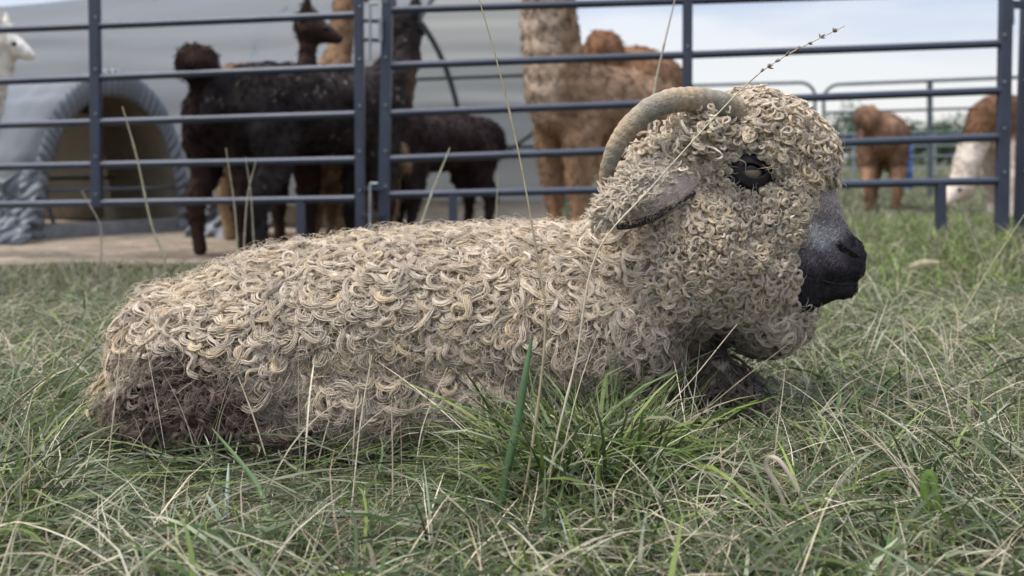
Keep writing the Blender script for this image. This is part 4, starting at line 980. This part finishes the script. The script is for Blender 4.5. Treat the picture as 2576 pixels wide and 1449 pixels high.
def wide(pts, d0, d1, w, col, label, roll=.2, name='wild_grass', cat='grass blade'):
    n = len(pts); dd = np.linspace(d0, d1, n); C = smooth_path([W(px, py, d) for (px, py), d in zip(pts, dd)], 40); base = Vector(C[0]); base.z = float(terrain(C[0][0], C[0][1]))
    T = unit(np.gradient(C, axis=0)); u = np.linspace(0, 1, 40)
    Sd = unit(np.cross(T, np.array([math.sin(roll), -math.cos(roll), .1]))); Nv = np.cross(Sd, T)
    ww = w * np.sin(np.pi * (.18 + .80 * u)) ** .6 / 2
    V = np.stack([C - Sd * ww[:, None], C - Sd * ww[:, None] * .5 + Nv * ww[:, None] * .25, C + Nv * ww[:, None] * .42, C + Sd * ww[:, None] * .5 + Nv * ww[:, None] * .25, C + Sd * ww[:, None]], 1).reshape(-1, 3) - np.array(base)
    i = np.arange(200).reshape(40, 5); Fc = np.stack([i[:-1, :-1], i[:-1, 1:], i[1:, 1:], i[1:, :-1]], -1).reshape(-1, 4)
    st = np.tile(np.array([.88, 1.0, 1.18, 1.0, .88]), 40)[:, None] * (1 + .12 * np.repeat(np.sin(u * 19 + n), 5)[:, None])
    o = np_mesh(name, V, Fc, M_grass, np.array(col) * st); o.location = base; tag(o, label, cat, 'single blades standing out of the foreground grass'); return o
G1 = (.065, .115, .042); G2 = (.30, .36, .26); G3 = (.26, .36, .07)
wide([(1244, 1400), (1270, 1215), (1300, 1070), (1322, 940), (1339, 843)], 1.04, 1.16, .011, G1, 'widest dark green blade standing upright before the goat')
wide([(1548, 1400), (1600, 1290), (1685, 1185)], 1.05, 1.10, .008, G3, 'yellow green blade leaning right below the goat chest')
wide([(630, 1460), (570, 1340), (519, 1241)], 1.0, 1.04, .008, G2, 'pale grey green blade pointing up left in the foreground')
wide([(560, 1440), (568, 1300), (575, 1165)], 1.02, 1.10, .006, (.34, .38, .30), 'pale upright blade right beside the grey green one')
wide([(700, 1460), (680, 1320), (640, 1210), (534, 1078)], 1.0, 1.12, .007, (.12, .19, .07), 'long green blade arching left before the goat haunch')
wide([(2385, 1470), (2350, 1340), (2328, 1240), (2327, 1205), (2345, 1200), (2365, 1290), (2390, 1420)], .99, .99, .012, (.15, .24, .05), 'broad folded green blade at the lower right')
wide([(2040, 1470), (1990, 1310), (1945, 1205), (1926, 1172), (1938, 1150), (1975, 1175), (2050, 1310), (2145, 1470)], 1.0, .96, .0055, (.55, .47, .36), 'curled beige dead leaf looping over at the lower right')
wide([(2420, 1210), (2360, 1300), (2280, 1400)], 1.1, 1.05, .010, (.07, .14, .05), 'dark green blade slanting behind the folded blade')
wide([(880, 1330), (1000, 1345), (1120, 1335), (1215, 1318)], 1.10, 1.10, .007, (.12, .2, .06), 'long green blade lying nearly flat below the goat middle')
wide([(480, 1130), (560, 1080), (590, 1065)], 1.3, 1.34, .007, (.16, .25, .09), 'short bright blade against the dark haunch')
wide([(400, 1090), (385, 1010), (362, 940)], 1.34, 1.36, .006, (.22, .27, .17), 'grey green blade rising before the dark haunch')
wide([(860, 1310), (862, 1230)], 1.14, 1.16, .008, (.26, .36, .09), 'short lime blade beneath the goat middle')
wide([(60, 1330), (180, 1340), (340, 1370)], 1.12, 1.10, .009, (.22, .28, .14), 'broad pale blade lying flat in the lower left')
lf = wide([(560, 1140), (590, 1110), (600, 1098)], 1.3, 1.3, .008, (.36, .19, .06), 'small orange brown dead leaf by the goat belly', name='dead_leaf', cat='leaf')
wide([(2290, 672), (2320, 662), (2365, 660)], 2.6, 2.6, .022, (.50, .42, .26), 'flat straw coloured leaf in the blurred grass right of the muzzle', name='dead_leaf', cat='leaf')
wide([(1430, 1155), (1470, 1125), (1528, 1105)], 1.24, 1.26, .007, (.55, .45, .35), 'curled dry leaf caught on the bent straw', name='dead_leaf', cat='leaf')

# dark broad leaved weed standing in the grass on the right
P = []; Fq = []; k = 0
for (px, py, a, ln) in [(2255, 1075, 100, .05), (2262, 1050, 75, .045), (2275, 1085, 60, .05), (2250, 1100, 130, .04), (2290, 1095, 40, .04), (2270, 1030, 95, .035), (2300, 1060, 80, .045), (2240, 1070, 110, .03), (2285, 1040, 55, .03)]:
    b0 = np.array(tuple(W(px, py, 1.5 + random.uniform(-.03, .03)))); dv = np.array([math.cos(R(a)), random.uniform(-.4, .4), math.sin(R(a))]); dv /= np.linalg.norm(dv)
    sd = np.cross(dv, [random.uniform(-.4, .4), -1, .2]); sd /= np.linalg.norm(sd); nv = np.cross(sd, dv)
    for j, f in enumerate(np.linspace(0, 1, 7)):
        w = .011 * math.sin(math.pi * (.06 + .9 * f)) ** .7; c0 = b0 + dv * ln * f + nv * .012 * f * f
        P += [c0 - sd * w, c0 + nv * .002 - nv * w * .2, c0 + sd * w]
    for j in range(6):
        q = k + 3 * j; Fq += [(q, q + 1, q + 4, q + 3), (q + 1, q + 2, q + 5, q + 4)]
    k += 21
wb = Vector(W(2268, 1120, 1.5)); wb.z = float(terrain(wb.x, wb.y))
weed = thing('weed', 'dark leafy weed standing up in the grass right of the goat foreleg', 'weed', wb)
np_mesh('leaves', np.array(P) - np.array(wb), np.array(Fq), M_leaf, np.tile(np.array([.035, .06, .025]), (len(P), 1)), parent=weed)
m = MB(); m.tube([(0, 0, 0), (.002, 0, .05), (-.004, 0, .12)], [.002, .0016, .001], 6); m.build('stem', M_leaf, weed)
